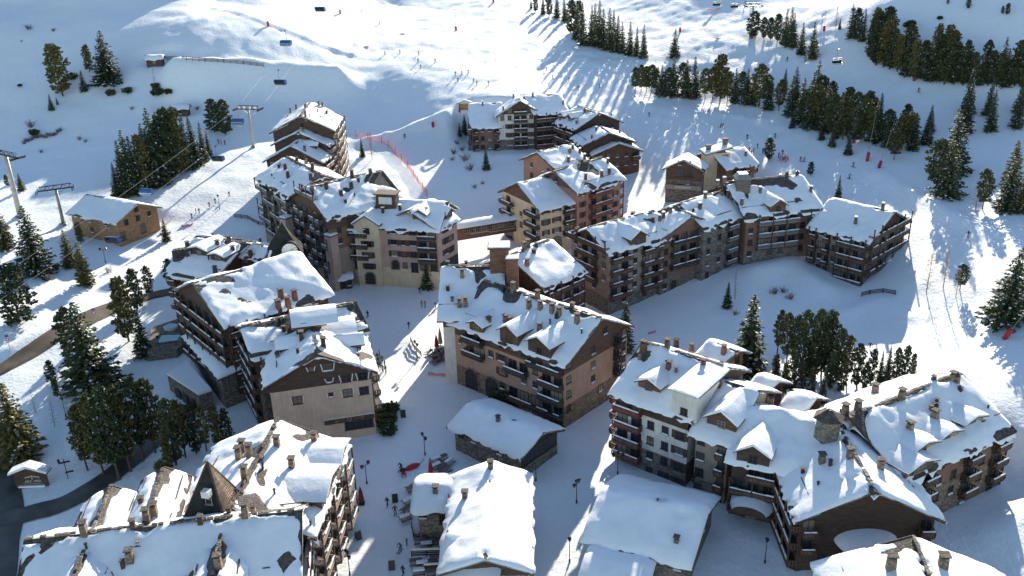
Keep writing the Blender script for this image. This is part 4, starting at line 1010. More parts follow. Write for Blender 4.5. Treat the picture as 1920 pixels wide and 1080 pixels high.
# clock tower
MATS['slate_green'].node_tree.nodes['Principled BSDF'].inputs['Specular IOR Level'].default_value = 0.1; MATS['slate_green'].node_tree.nodes['Principled BSDF'].inputs['Roughness'].default_value = .85
q = un(531, 466, 18.0); tg = gz(q[0], q[1]); q[1] += 1.5
e = empty('clock_tower', (q[0], q[1], tg)); tag(e, 'clock tower with steep dark pyramid roof and white dial', 'tower')
zc = 18.0-tg; e.rotation_euler = (0, 0, rad(14))
c = MB(); c.box(-3, 3, -3, 3, -2, zc-1.2, 'wood_red'); c.box(-3.3, 3.3, -3.3, 3.3, zc-1.5, zc-1.2, 'wood_dark'); c.build('shaft', e)
c = MB(); zb, za = zc-1.2, zc+5.4
for k in range(4):
    a = [(-3.7, -3.7), (3.7, -3.7), (3.7, 3.7), (-3.7, 3.7)]; p, r = a[k], a[(k+1) % 4]; m1 = (p[0]*.42, p[1]*.42); m2 = (r[0]*.42, r[1]*.42)
    c.face([(*p, zb), (*r, zb), (*m2, zb+3.6), (*m1, zb+3.6)], 'slate_green'); c.face([(*m1, zb+3.6), (*m2, zb+3.6), (0, 0, za)], 'slate_green')
    for f_ in (0.2, 0.5, 0.8):
        u = (p[0]+(r[0]-p[0])*f_, p[1]+(r[1]-p[1])*f_); c.bar((*u, zb+.02), (u[0]*.42, u[1]*.42, zb+3.62), .1, .1, 'slate_green')
rf = c.build('pyramid_roof', e); c = MB(); c.hexa([(-3.6, -3.2, zb+.3), (-3.2, -3.6, zb+.3), (-2.6, -3.0, zb+1.4), (-3.0, -2.6, zb+1.4), (-3.7, -3.3, zb+.5), (-3.3, -3.7, zb+.5), (-2.7, -3.1, zb+1.6), (-3.1, -2.7, zb+1.6)], 'roof_snow'); c.build('snow', rf)
c = MB(); c.tube([(0.9, -3.9, zc+.2), (0.9, -1.5, zc+.2)], 1.75, 'slate_green', 28); dr = c.build('dial_housing', e)
c = MB(); c.tube([(0.9, -4.0, zc+.2), (0.9, -3.86, zc+.2)], 1.6, 'clock_face', 32)
for k in range(12):
    a = 2*math.pi*k/12; x, zz = math.sin(a), math.cos(a); c.bar((.9+x*1.15, -4.02, zc+.2+zz*1.15), (.9+x*1.45, -4.02, zc+.2+zz*1.45), .04, .13 if k % 3 else .18, 'black', (0, 1, 0))
dl = c.build('dial', dr)
for an, ln, wd in ((rad(232), 1.25, .13), (rad(62), 0.95, .17)):
    c = MB(); c.bar((.9, -4.06, zc+.2), (.9+math.sin(an)*ln, -4.06, zc+.2+math.cos(an)*ln), .04, wd, 'black', (0, 1, 0)); c.build('hand', dl)
# pointed tower of the lower left block
q = un(402, 958, TOWERB.z0+16.5); tz = TOWERB.z0
tw = empty('pointed_tower', TOWERB.rel((q[0], q[1]+.5, TOWERB.z0)), rad(-12), TOWERB.o)
c = MB(); zb = 16.5; c.box(-2.5, 2.5, -2.4, 2.4, 4, zb, 'slate_green'); c.build('wall', tw)
c = MB(); za = zb+7.0
for k in range(4):
    a = [(-3.0, -2.9), (3.0, -2.9), (3.0, 2.9), (-3.0, 2.9)]; p, r = a[k], a[(k+1) % 4]
    c.face([(*p, zb-.3), (*r, zb-.3), (0, 0, za)], 'slate_green' if k in (0, 3) else 'wood_pale'); c.face([(*p, zb-.3), (0, 0, zb-.2), (*r, zb-.3)], 'wood_dark')  # near faces dark, sunward faces pale: shade and sun put into the colours
    if k in (1, 2):
        for j in range(1, 12):
            f_ = j/12; u = (p[0]+(r[0]-p[0])*f_, p[1]+(r[1]-p[1])*f_); c.bar((*u, zb-.22), (u[0]*.06, u[1]*.06, za-.4), .14, .12, 'wood_pale')
    c.bar((*p, zb-.25), (0, 0, za), .2, .2, 'wood_dark')
c.build('spire', tw)
wo = place('window', m_window(.9, 1.3, 'frame_pale', 0), tw, (.6, -2.0, zb+2.2)); place('pane', m_pane(.9, 1.3), wo); c = MB(); c.box(-.5, .5, -.7, .2, 1.3, 2.2, 'white_trim'); c.build('hood', wo)
wo = place('window', m_window(3.0, 1.2, 'frame_pale', 2), tw, (0.3, -2.4, zb-2.0)); place('pane', m_pane(3.0, 1.2), wo); place('snow', m_sillsnow(3.0), wo)
c = MB(); c.box(-.28, .28, -.06, 0, .62, .76, 'white_trim'); c.bar((.2, -.03, .66), (-.05, -.03, 0), .06, .13, 'white_trim', (0, 1, 0)); c.build('number_seven', tw, (-0.5, -2.75, zb+.55))
for x in (3.0, 3.6):
    c = MB(); c.hexa([(-.7, -.7, 0), (.7, -.7, 0), (.7, .7, 0), (-.7, .7, 0), (-.35, -.35, 3), (.35, -.35, 3), (.35, .35, 3), (-.35, .35, 3)], 'wood_pale'); c.build('buttress', tw, (x, -2.5+(x-4.2)*2, zb-4))
# shop sign band and emblem on the patterned gable
p0, p1 = gable_w.c[3], gable_w.c[0]; dv = (p1-p0)/np.hypot(*(p1-p0)); an = math.atan2(dv[1], dv[0]); Lg = np.hypot(*(p1-p0)); zr = gableblock.z0
pos = p0+dv*(Lg*.74); sg = MB(); sg.box(-4.2, 4.2, -.35, 0, 0, .95, 'wood_dark'); sg.box(-4.3, 4.3, -.4, 0, .95, 1.1, 'white_trim')
sb = sg.build('shop_sign', gableblock.o, gableblock.rel((pos[0], pos[1], zr+3.5)), an)
for k, x in enumerate((-2.2, 2.2)):
    c = MB(); c.tube([(x, -.42, .48), (x, -.36, .48)], .28, 'wood_honey', 14); c.tube([(x, -.44, .48), (x, -.42, .48)], .18, 'wood_dark', 14); c.bar((x*.35, -.38, .45), (x*.8, -.38, .55), .04, .08, 'wood_honey', (0, 1, 0)); c.build('scroll_ornament', sb)
c = MB(); c.face([(-.4, -.42, .85), (-.4, -.42, .35), (0, -.42, .05), (.4, -.42, .35), (.4, -.42, .85)], 'wood_honey'); c.face([(-.25, -.44, .75), (-.25, -.44, .4), (0, -.44, .2), (.25, -.44, .4), (.25, -.44, .75)], 'shutter_green'); c.build('emblem', sb)
# covered footbridge
a = un(862, 451, 4.5); b_ = un(990, 430, 4.5); dv = (b_-a)[:2]; L = np.hypot(*dv); an = math.atan2(dv[1], dv[0])
e = empty('covered_footbridge', (a[0], a[1], 4.5), an); tag(e, 'red brown covered footbridge with window strip between corner hotel and cream house', 'bridge')
c = MB(); c.box(-1, L+1, 0, 3.6, 0, .3, 'wood_dark'); c.box(-1, L+1, .02, .2, .3, 1.6, 'wood_red'); c.box(-1, L+1, 3.4, 3.58, .3, 1.6, 'wood_red'); c.box(-1, L+1, .02, .2, 2.9, 3.2, 'wood_red'); c.box(-1, 1.2, .02, .2, 1.6, 2.9, 'wood_red'); c.box(L-2, L+1, .02, .2, 1.6, 2.9, 'wood_red'); c.box(-1, L+1, 3.4, 3.58, 1.6, 3.2, 'wood_red'); c.build('wall', e)
nw = max(6, int((L-3.2)/1.5)); st = (L-3.2)/nw
for k in range(nw):
    wo = place('window', m_window(round(st-.06, 2), 1.3, 'wood_pale', 2), e, (1.2+st*(k+.5), .16, 1.6)); place('pane', m_pane(round(st-.06, 2), 1.3), wo)
c = MB(); c.bar((L*.15, -.12, 1.35), (L*.4, -.12, 1.3), .08, .12, 'white_trim'); c.bar((L*.4, -.12, 1.3), (L*.45, -.12, .95), .08, .12, 'white_trim'); c.bar((L*.45, -.12, .95), (L*.8, -.12, 1.0), .08, .12, 'white_trim'); c.build('handrail', e)
c = MB(); c.hexa([(-1, -.6, 3.0), (L+1, -.6, 3.0), (L+1, 1.8, 4.0), (-1, 1.8, 4.0), (-1, -.6, 3.2), (L+1, -.6, 3.2), (L+1, 1.8, 4.2), (-1, 1.8, 4.2)], 'wood_dark'); c.hexa([(-1, 1.8, 4.0), (L+1, 1.8, 4.0), (L+1, 4.2, 3.0), (-1, 4.2, 3.0), (-1, 1.8, 4.2), (L+1, 1.8, 4.2), (L+1, 4.2, 3.2), (-1, 4.2, 3.2)], 'wood_dark'); rf = c.build('roof', e)
c = MB(); n_ = 24; gr = []
for i in range(n_+1):
    x = -1+(L+2)*i/n_; gr.append([(x, y, zz+.22+t_*R_.uniform(.8, 1.2)) for y, zz, t_ in ((-.65, 3.0, .1), (-.5, 3.08, .4), (.6, 3.5, .5), (1.8, 4.0, .45), (3.0, 3.5, .5), (4.1, 3.08, .4), (4.25, 3.0, .1))])
for row in gr: c.v += row
for i in range(n_):
    for j in range(6): c.f.append((i*7+j, (i+1)*7+j, (i+1)*7+j+1, i*7+j+1)); c.m.append(c.mi('roof_snow')); c.smooth.append(True)
c.build('snow', rf)
# pool terrace
def slab(name, pxs, z, th, mat, parent=None, base=None):
    pts = [un(x, y, z) for x, y in pxs]; m = MB()
    o = np.mean(pts, 0); m.face([(p[0]-o[0], p[1]-o[1], 0) for p in pts][::-1], mat)
    for k in range(len(pts)):
        p, r = pts[k]-o, pts[(k+1) % len(pts)]-o; m.face([(p[0], p[1], -th), (r[0], r[1], -th), (r[0], r[1], 0), (p[0], p[1], 0)], mat)
    return m, o
zt = max(gz(*un(310, 640, 1)[:2]), gz(*un(345, 610, 1)[:2]))+.7
m, o = slab('x', [(276, 662), (330, 656), (352, 640), (384, 604), (350, 592), (284, 614)], zt, 3, 'stone'); m.f = [f[::-1] for f in m.f]
e = empty('pool_terrace', o); tag(e, 'stone pool terrace with turquoise pool and round hot tub left of the balconies', 'pool'); m.build('deck', e)
m, o2 = slab('x', [(294, 643), (347, 637), (346, 627), (303, 628)], zt+.05, .2, 'pool_water'); m.f = [f[::-1] for f in m.f]; m.build('water', e, tuple(o2-o))
rm = MB(); pts = [un(x, y, zt)-o for x, y in [(292, 645), (349, 638), (348, 626), (301, 627)]]
for k in range(4): rm.bar(pts[k]+np.array([0, 0, .08]), pts[(k+1) % 4]+np.array([0, 0, .08]), .45, .16, 'stone_warm')
rm.build('coping', e)
hc = un(321, 616, zt)-o; c = MB(); c.tube([(0, 0, -.2), (0, 0, .55)], 1.5, 'white_trim', 24); ht = c.build('hot_tub', e, tuple(hc)); c = MB(); c.tube([(0, 0, .5), (0, 0, .58)], 1.25, 'pool_water', 24); c.build('water', ht)
# stone garage with flat snow roof
zt = 2.0
m, o = slab('x', [(313, 699), (372, 737), (396, 729), (350, 676)], zt, 8, 'stone'); m.f = [f[::-1] for f in m.f]
e = empty('stone_garage', o); tag(e, 'stone walled garage with flat snow roof above the dark ramp', 'garage'); m.build('wall', e)
m2, o2 = slab('x', [(313, 699), (372, 737), (396, 729), (350, 676)], zt+.55, .5, 'roof_snow'); m2.f = [f[::-1] for f in m2.f]; m2.build('snow', e, tuple(o2-o))
a = un(318, 704, zt)-o; b_ = un(368, 737, zt)-o
c = MB(); dv = (b_-a); 
for f0 in (0.12, 0.4, 0.68):
    p, r = a+dv*f0, a+dv*(f0+.2); nrm = Vector((dv[1], -dv[0], 0)).normalized()*.12
    c.face([(p[0]+nrm.x, p[1]+nrm.y, -6), (r[0]+nrm.x, r[1]+nrm.y, -6), (r[0]+nrm.x, r[1]+nrm.y, -2.2), (p[0]+nrm.x, p[1]+nrm.y, -2.2)], 'black')
c.build('doorway', e)
# village sign
q = at(62, 912); e = empty('village_sign', tuple(q), rad(2)); tag(e, 'dark timber village sign under a small snow roof by the road', 'sign')
c = MB(); c.box(-2.7, 2.7, -.15, .15, -.5, 3.0, 'wood_dark'); c.hexa([(-2.7, -.15, 3.0), (2.7, -.15, 3.0), (2.7, .15, 3.0), (-2.7, .15, 3.0), (-.2, -.15, 3.9), (.2, -.15, 3.9), (.2, .15, 3.9), (-.2, .15, 3.9)], 'wood_dark'); bd = c.build('board', e)
c = MB()
for sg_ in (-1, 1):
    p = [(sg_*3.3, -.9, 2.75), (0, -.9, 4.0), (0, 1.1, 4.0), (sg_*3.3, 1.1, 2.75)]
    if sg_ < 0: p = [p[1], p[0], p[3], p[2]]
    c.hexa([(x, y, z) for x, y, z in p]+[(x, y, z+.12) for x, y, z in p], 'wood_dark'); c.hexa([(x*.98, y, z+.13) for x, y, z in p]+[(x*.95, y, z+.6) for x, y, z in p], 'roof_snow')
c.build('snow_roof', e)
c = MB(); c.box(-2.2, 2.2, -.5, -.15, .1, .4, 'roof_snow'); c.build('snow', e)
t = place('lettering', text_mesh('ARC 1950', .62, 'white_trim'), bd, (0.3, -.18, .95)); t.rotation_euler = (rad(90), 0, 0)
c = MB()
for k in range(9): x = -1.1+2.2*k/8; c.box(x-.1+.3, x+.1+.3, -.19, -.15, 2.05-.25*abs(k-4)/4, 2.25-.25*abs(k-4)/4, 'white_trim')
for k in range(13): x = -1.5+3.0*k/12; c.box(x-.07+.3, x+.07+.3, -.18, -.15, .62, .7, 'white_trim')
c.box(.2, .34, -.19, -.15, 1.55, 1.9, 'white_trim'); c.build('small_lettering', bd)
# wooden notice board at the piste edge
q = at(872, 214); e = empty('notice_board', tuple(q), rad(10)); tag(e, 'roofed timber notice board with red padded posts at the edge of the piste', 'sign')
for x in (-1.9, 1.9):
    c = MB(); c.box(-.14, .14, -.14, .14, -1, 4.2, 'wood_brown'); pz = c.build('post', e, (x, 0, 0)); c = MB(); c.tube([(0, 0, -.3), (0, 0, 1.6)], .38, 'red', 10); c.build('pad', pz)
c = MB(); c.box(-1.75, 1.75, -.08, .08, 1.5, 3.7, 'wood_honey'); c.build('panel', e)
c = MB()
for sg_ in (-1, 1): c.bar((sg_*2.6, -.0, 3.9), (0, 0, 4.9), 1.2, .14, 'wood_brown', (0, 0, 1)); c.bar((sg_*2.55, -.0, 4.05), (0, 0, 5.05), 1.1, .16, 'roof_snow', (0, 0, 1))
c.build('roof', e)
# lettering panel on the ski house balcony front
p0, p1 = SKW.c[3], SKW.c[0]; dv = (p1-p0)/np.hypot(*(p1-p0)); an = math.atan2(dv[1], dv[0]); Lg = np.hypot(*(p1-p0)); pos = p0+dv*Lg*.5
c = MB(); c.box(-Lg/2, Lg/2, -.9, -.7, 0, 1.3, 'greige'); c.box(-Lg/2, Lg/2, -.7, 0, 0, .15, 'greige'); pb = c.build('balcony_front', SKIB.o, SKIB.rel((pos[0], pos[1], SKIB.z0+2.4)), an)
c = MB()
for k in range(8): x = -1.9+3.9*k/7; c.box(x-.18, x+.18, -.96, -.9, .4, .95, 'white_trim'); c.box(x-.08, x+.08, -.97, -.955, .5, .75, 'greige')
c.build('lettering', pb)

# ------------------------------------------------------------------ roads
def ribbon(name, label, pxs, width, mat, dz=.1):
    P = [at(x, y)[:2] for x, y in pxs]; pts = []
    for k in range(len(P)-1):
        n = max(2, int(np.hypot(*(P[k+1]-P[k]))/1.2))
        p_1 = P[max(k-1, 0)]; p2 = P[min(k+2, len(P)-1)]
        for i in range(n):
            t = i/n; a0, a1, a2, a3 = p_1, P[k], P[k+1], p2
            pts.append(.5*((2*a1)+(-a0+a2)*t+(2*a0-5*a1+4*a2-a3)*t*t+(-a0+3*a1-3*a2+a3)*t**3))
    pts.append(P[-1]); pts = np.array(pts); tg = np.gradient(pts, axis=0); tg /= np.linalg.norm(tg, axis=1)[:, None]; nr = np.stack([-tg[:, 1], tg[:, 0]], 1)
    m = 9; v = []; wob = (vnoise(np.arange(len(pts))/6., np.zeros(len(pts)), 5)-.5)*.25
    for j in range(m):
        s_ = (j/(m-1)-.5)*width*(1+wob*(1 if j in (0, m-1) else .5)); v.append(pts+nr*s_[:, None])
    v = np.stack(v, 1); zz = ground_h(v[..., 0], v[..., 1]); ed = np.array([-.12, .1]+[.12]*(m-4)+[.1, -.12]); zz = zz+dz+ed[None]-.05
    vv_ = np.concatenate([v, zz[..., None]], -1).reshape(-1, 3); N = len(pts)
    fa = [(i*m+j, i*m+j+1, (i+1)*m+j+1, (i+1)*m+j) for i in range(N-1) for j in range(m-1)]
    me = bpy.data.meshes.new(name); me.from_pydata([tuple(x) for x in vv_], [], [f[::-1] for f in fa]); me.materials.append(MATS[mat]); me.polygons.foreach_set('use_smooth', [True]*len(fa)); me.update()
    o = place(name, me); tag(o, label, None, None, 'structure'); return o
ribbon('road', 'brown wet road on the left', [(-60,722),(0,694),(60,660),(130,618),(200,584),(262,562),(330,545)], 4.2, 'asphalt_warm', .22)
ribbon('road', 'dark road down the left edge', [(-75,730),(-45,800),(-25,880),(-10,960),(-20,1060),(-40,1160)], 8.5, 'asphalt', .25)
ribbon('road', 'dark lane to the garage ramp', [(-25,985),(60,962),(120,945),(190,905),(262,848),(322,795),(352,762)], 4.6, 'asphalt', .34)
# ------------------------------------------------------------------ trees
def leaf_quad(b, c, o, s, a, l, mat):
    c = Vector(c); i = len(b.v)
    b.v += [tuple(c-s*a), tuple(c+o*l), tuple(c+s*a), tuple(c-o*l*.35)]; b.f.append((i, i+1, i+2, i+3)); b.m.append(b.mi(mat)); b.smooth.append(False)
def rv(r): 
    while True:
        v = Vector((r.uniform(-1, 1), r.uniform(-1, 1), r.uniform(-1, 1)))
        if .05 < v.length < 1: return v.normalized()
def spruce_crown(seed, R=2.4, H=15., low=.06, prof=.85, nwh=30, snow=.2, mat='needles'):
    r = random.Random(seed); b = MB()
    for k in range(nwh):
        h = low+(1-low)*(k/(nwh-1))**.95; rad_ = R*(1-h)**prof*(1.0+.12*math.sin(k*2.4+seed))+.12; nb = max(4, int(11*(1-h)+4)); a0 = r.random()*6.28
        for j in range(nb):
            a = a0+6.283*j/nb+r.uniform(-.3, .3); ln = rad_*r.uniform(.62, 1.15); d = Vector((math.cos(a), math.sin(a), 0)); nt = max(2, int(ln/.38))
            dr = r.uniform(.18, .5)
            for t in range(nt):
                f = (t+.6)/nt; p = d*(ln*f)+Vector((0, 0, h*H-ln*f*dr+.25*f*f*ln)); o = (d+Vector((r.uniform(-.5, .5), r.uniform(-.5, .5), r.uniform(-.75, .1)))).normalized(); s = o.cross(Vector((r.uniform(-.4, .4), r.uniform(-.4, .4), 1))).normalized()
                sz = r.uniform(.36, .62)*(1.15-.4*h)
                leaf_quad(b, p, o, s, sz*.62, sz*1.25, mat)
                leaf_quad(b, p+Vector((0, 0, -.1)), (o+rv(r)*.8).normalized(), rv(r), sz*.55, sz, mat)
                if r.random() < snow and f > .4: leaf_quad(b, p+Vector((0, 0, .12)), o, s, sz*.45, sz*.6, 'roof_snow')
    leaf_quad(b, (0, 0, H*.985), Vector((0, 0, 1)), Vector((1, 0, 0)), .15, .5, mat); leaf_quad(b, (0, 0, H*.985), Vector((0, 0, 1)), Vector((0, 1, 0)), .15, .5, mat)
    return b.mesh('crown')
def pine_crown(seed, R=2.8, H=13., low=.16, nc=46, snow=.09, mat='needles', top=.6):
    r = random.Random(seed); b = MB()
    for k in range(nc):
        h = low+(1-low)*((k+.5)/nc); u = (h-low)/(1-low)
        pr = (min(1, .55+u*1.6) if u < .3 else 1)*math.sqrt(max(0, 1-max(0, (u-top)/(1-top))**2.0)); a = k*2.4+r.uniform(-.5, .5)
        q = R*pr*r.uniform(.35, 1.0); c = Vector((math.cos(a)*q, math.sin(a)*q, h*H)); cr = r.uniform(.75, 1.3)*(.65+.35*pr)
        for j in range(40):
            d = rv(r); d.z = d.z*.65+.1; p = c+Vector((d.x, d.y, d.z*.75))*cr*r.uniform(.5, 1.0); o = (d+Vector((0, 0, .35))+rv(r)*.6).normalized(); s = o.cross(rv(r)); 
            if s.length < .1: continue
            s.normalize(); sz = r.uniform(.3, .52); leaf_quad(b, p, o, s, sz*.65, sz*1.1, mat)
            if r.random() < snow and d.z > .1: leaf_quad(b, p+Vector((0, 0, .1)), Vector((d.x, d.y, .1)).normalized(), s, sz*.5, sz*.6, 'roof_snow')
    return b.mesh('crown')
def trunk_mesh(H, r0_, bend=0, seed=0):
    r = random.Random(seed); b = MB(); pts = []; rr = []
    for k in range(7): f = k/6; pts.append((bend*math.sin(f*2.2)+r.uniform(-.04, .04), r.uniform(-.04, .04), -1.0+(H+.9)*f)); rr.append(r0_*(1-.88*f))
    b.tube(pts, rr, 'bark', 7)
    for k in range(9):
        h = H*(.12+.09*k); a = k*2.4; l = .35*(1-h/H)*H*.22; b.tube([(0, 0, h), (math.cos(a)*l, math.sin(a)*l, h-.1*l)], [r0_*.22, .02], 'bark', 4)
    return b.mesh('trunk')
def bare_branches(seed, H=11., R=1.7, mat='larch', dens=1.0):
    r = random.Random(seed); b = MB()
    for k in range(int(34*dens)):
        h = H*(.12+.86*k/(34*dens)); a = k*2.4+r.uniform(-.4, .4); l = R*(1.08-h/H)*r.uniform(.7, 1.2)+.15; d = Vector((math.cos(a), math.sin(a), .12)); p0 = Vector((0, 0, h)); b.tube([p0, p0+d*l*.6+Vector((0, 0, -.05)), p0+d*l], [.035, .025, .012], mat, 3, False)
        for j in range(5):
            f = .25+.15*j; p = p0+d*l*f; e_ = p+Vector((r.uniform(-.3, .3), r.uniform(-.3, .3), r.uniform(-.35, .2)))*l*.5; b.tube([p, e_], [.018, .008], mat, 3, False)
            s = rv(r); leaf_quad(b, e_, rv(r), s, .05, .16, mat)
    return b.mesh('branches')
def gold_larch(seed, H=11., R=2.6):
    r = random.Random(seed); b = MB()
    for k in range(46):
        h = H*(.14+.84*k/46); a = k*2.4+r.uniform(-.4, .4); l = R*(1.05-h/H)**.8*r.uniform(.7, 1.15)+.15; d = Vector((math.cos(a), math.sin(a), .15)); p0 = Vector((0, 0, h)); b.tube([p0, p0+d*l], [.04, .012], 'larch', 3, False)
        for j in range(22):
            p = p0+d*l*r.uniform(.25, 1)+rv(r)*.28; leaf_quad(b, p, rv(r), rv(r), .05, r.uniform(.12, .26), 'larch_gold')
    return b.mesh('branches')
def bush_mesh(seed, mat='twigs'):
    r = random.Random(seed); b = MB()
    for k in range(26):
        a = r.random()*6.28; l = r.uniform(.6, 1.3); t = r.uniform(.2, .9); p = Vector((r.uniform(-.3, .3), r.uniform(-.3, .3), -.2)); e_ = p+Vector((math.cos(a)*t, math.sin(a)*t, l)); b.tube([p, (p+e_)/2+rv(r)*.08, e_], [.03, .02, .008], mat, 3, False)
        for j in range(4): q = p+(e_-p)*r.uniform(.4, 1); w_ = q+rv(r)*.3; b.tube([q, w_], [.014, .006], mat, 3, False)
    return b.mesh('shrub')
def low_pine(seed):
    return pine_crown(seed, 1.0, 1.3, .1, 12, .12)
SPEC = {
 'S': [(spruce_crown(11, 2.7, 15, .04), trunk_mesh(15, .22, 0, 1), 15.), (spruce_crown(12, 3.1, 15, .04, .85), trunk_mesh(15, .24, 0, 2), 15.), (spruce_crown(13, 2.5, 15, .05, .75), trunk_mesh(15, .2, 0, 3), 15.), (spruce_crown(14, 2.8, 15, .04, .7, 29), trunk_mesh(15, .2, .1, 4), 15.)],
 'B': [(spruce_crown(21, 4.2, 15, .03, .7, 31), trunk_mesh(15, .3, 0, 5), 15.), (spruce_crown(22, 3.8, 15, .03, .6, 31, .09, 'needles_warm'), trunk_mesh(15, .3, 0, 6), 15.)],
 'P': [(pine_crown(31, 2.7, 13, .08, 52, .16, 'needles', .35), trunk_mesh(12.4, .26, .15, 7), 13.), (pine_crown(32, 3.0, 13, .06, 58, .16, 'needles', .2), trunk_mesh(12.4, .28, -.1, 8), 13.), (pine_crown(33, 2.4, 13, .1, 48, .14, 'needles_warm', .3), trunk_mesh(12.4, .24, .2, 9), 13.), (pine_crown(34, 2.8, 13, .05, 54, .18, 'needles', .1), trunk_mesh(12.4, .26, 0, 10), 13.)],
 'T': [(pine_crown(41, 2.7, 14, .24, 46, .16, 'needles', .45), trunk_mesh(13.4, .24, .3, 11), 14.), (pine_crown(42, 2.5, 14, .2, 46, .14, 'needles_warm', .4), trunk_mesh(13.4, .22, -.3, 12), 14.)],
 'G': [(gold_larch(61), trunk_mesh(11, .14, 0, 15), 11.), (gold_larch(62, 11, 2.0), trunk_mesh(11, .13, .1, 16), 11.)],
 'L': [(bare_branches(51, 11), trunk_mesh(11, .13, 0, 13), 11.), (bare_branches(52, 11, 2.2, 'twigs'), trunk_mesh(11, .12, .1, 14), 11.)],
}
NAMES = {'S': 'spruce_tree', 'B': 'spruce_tree', 'P': 'pine_tree', 'T': 'pine_tree', 'L': 'larch_tree', 'G': 'larch_tree'}
_tc = [0]
def tree(px, py, hpx, kind, label, group=None, wide=1.0):
    q = at(px, py); dist = (q-CAM); ang = math.atan2(-dist[2], math.hypot(dist[0], dist[1])); h = hpx/(pxm(*q)*math.cos(ang)); k = _tc[0]; _tc[0] += 1
    cr, tr, H0 = SPEC[kind][(k*7+int(px)) % len(SPEC[kind])]; s = h/H0; r = random.Random(k*13+5)
    e = empty(NAMES[kind], (q[0], q[1], q[2]), r.random()*6.28); tag(e, label, 'tree', group); sx = s*wide*r.uniform(.9, 1.12)
    e.rotation_euler = (r.uniform(-.03, .03), r.uniform(-.03, .03), r.random()*6.28)
    place('branches' if kind in 'LG' else 'crown', cr, e, (0, 0, 0), 0, (sx, sx, s)); place('trunk', tr, e, (0, 0, 0), 0, (s, s, s))
    return e
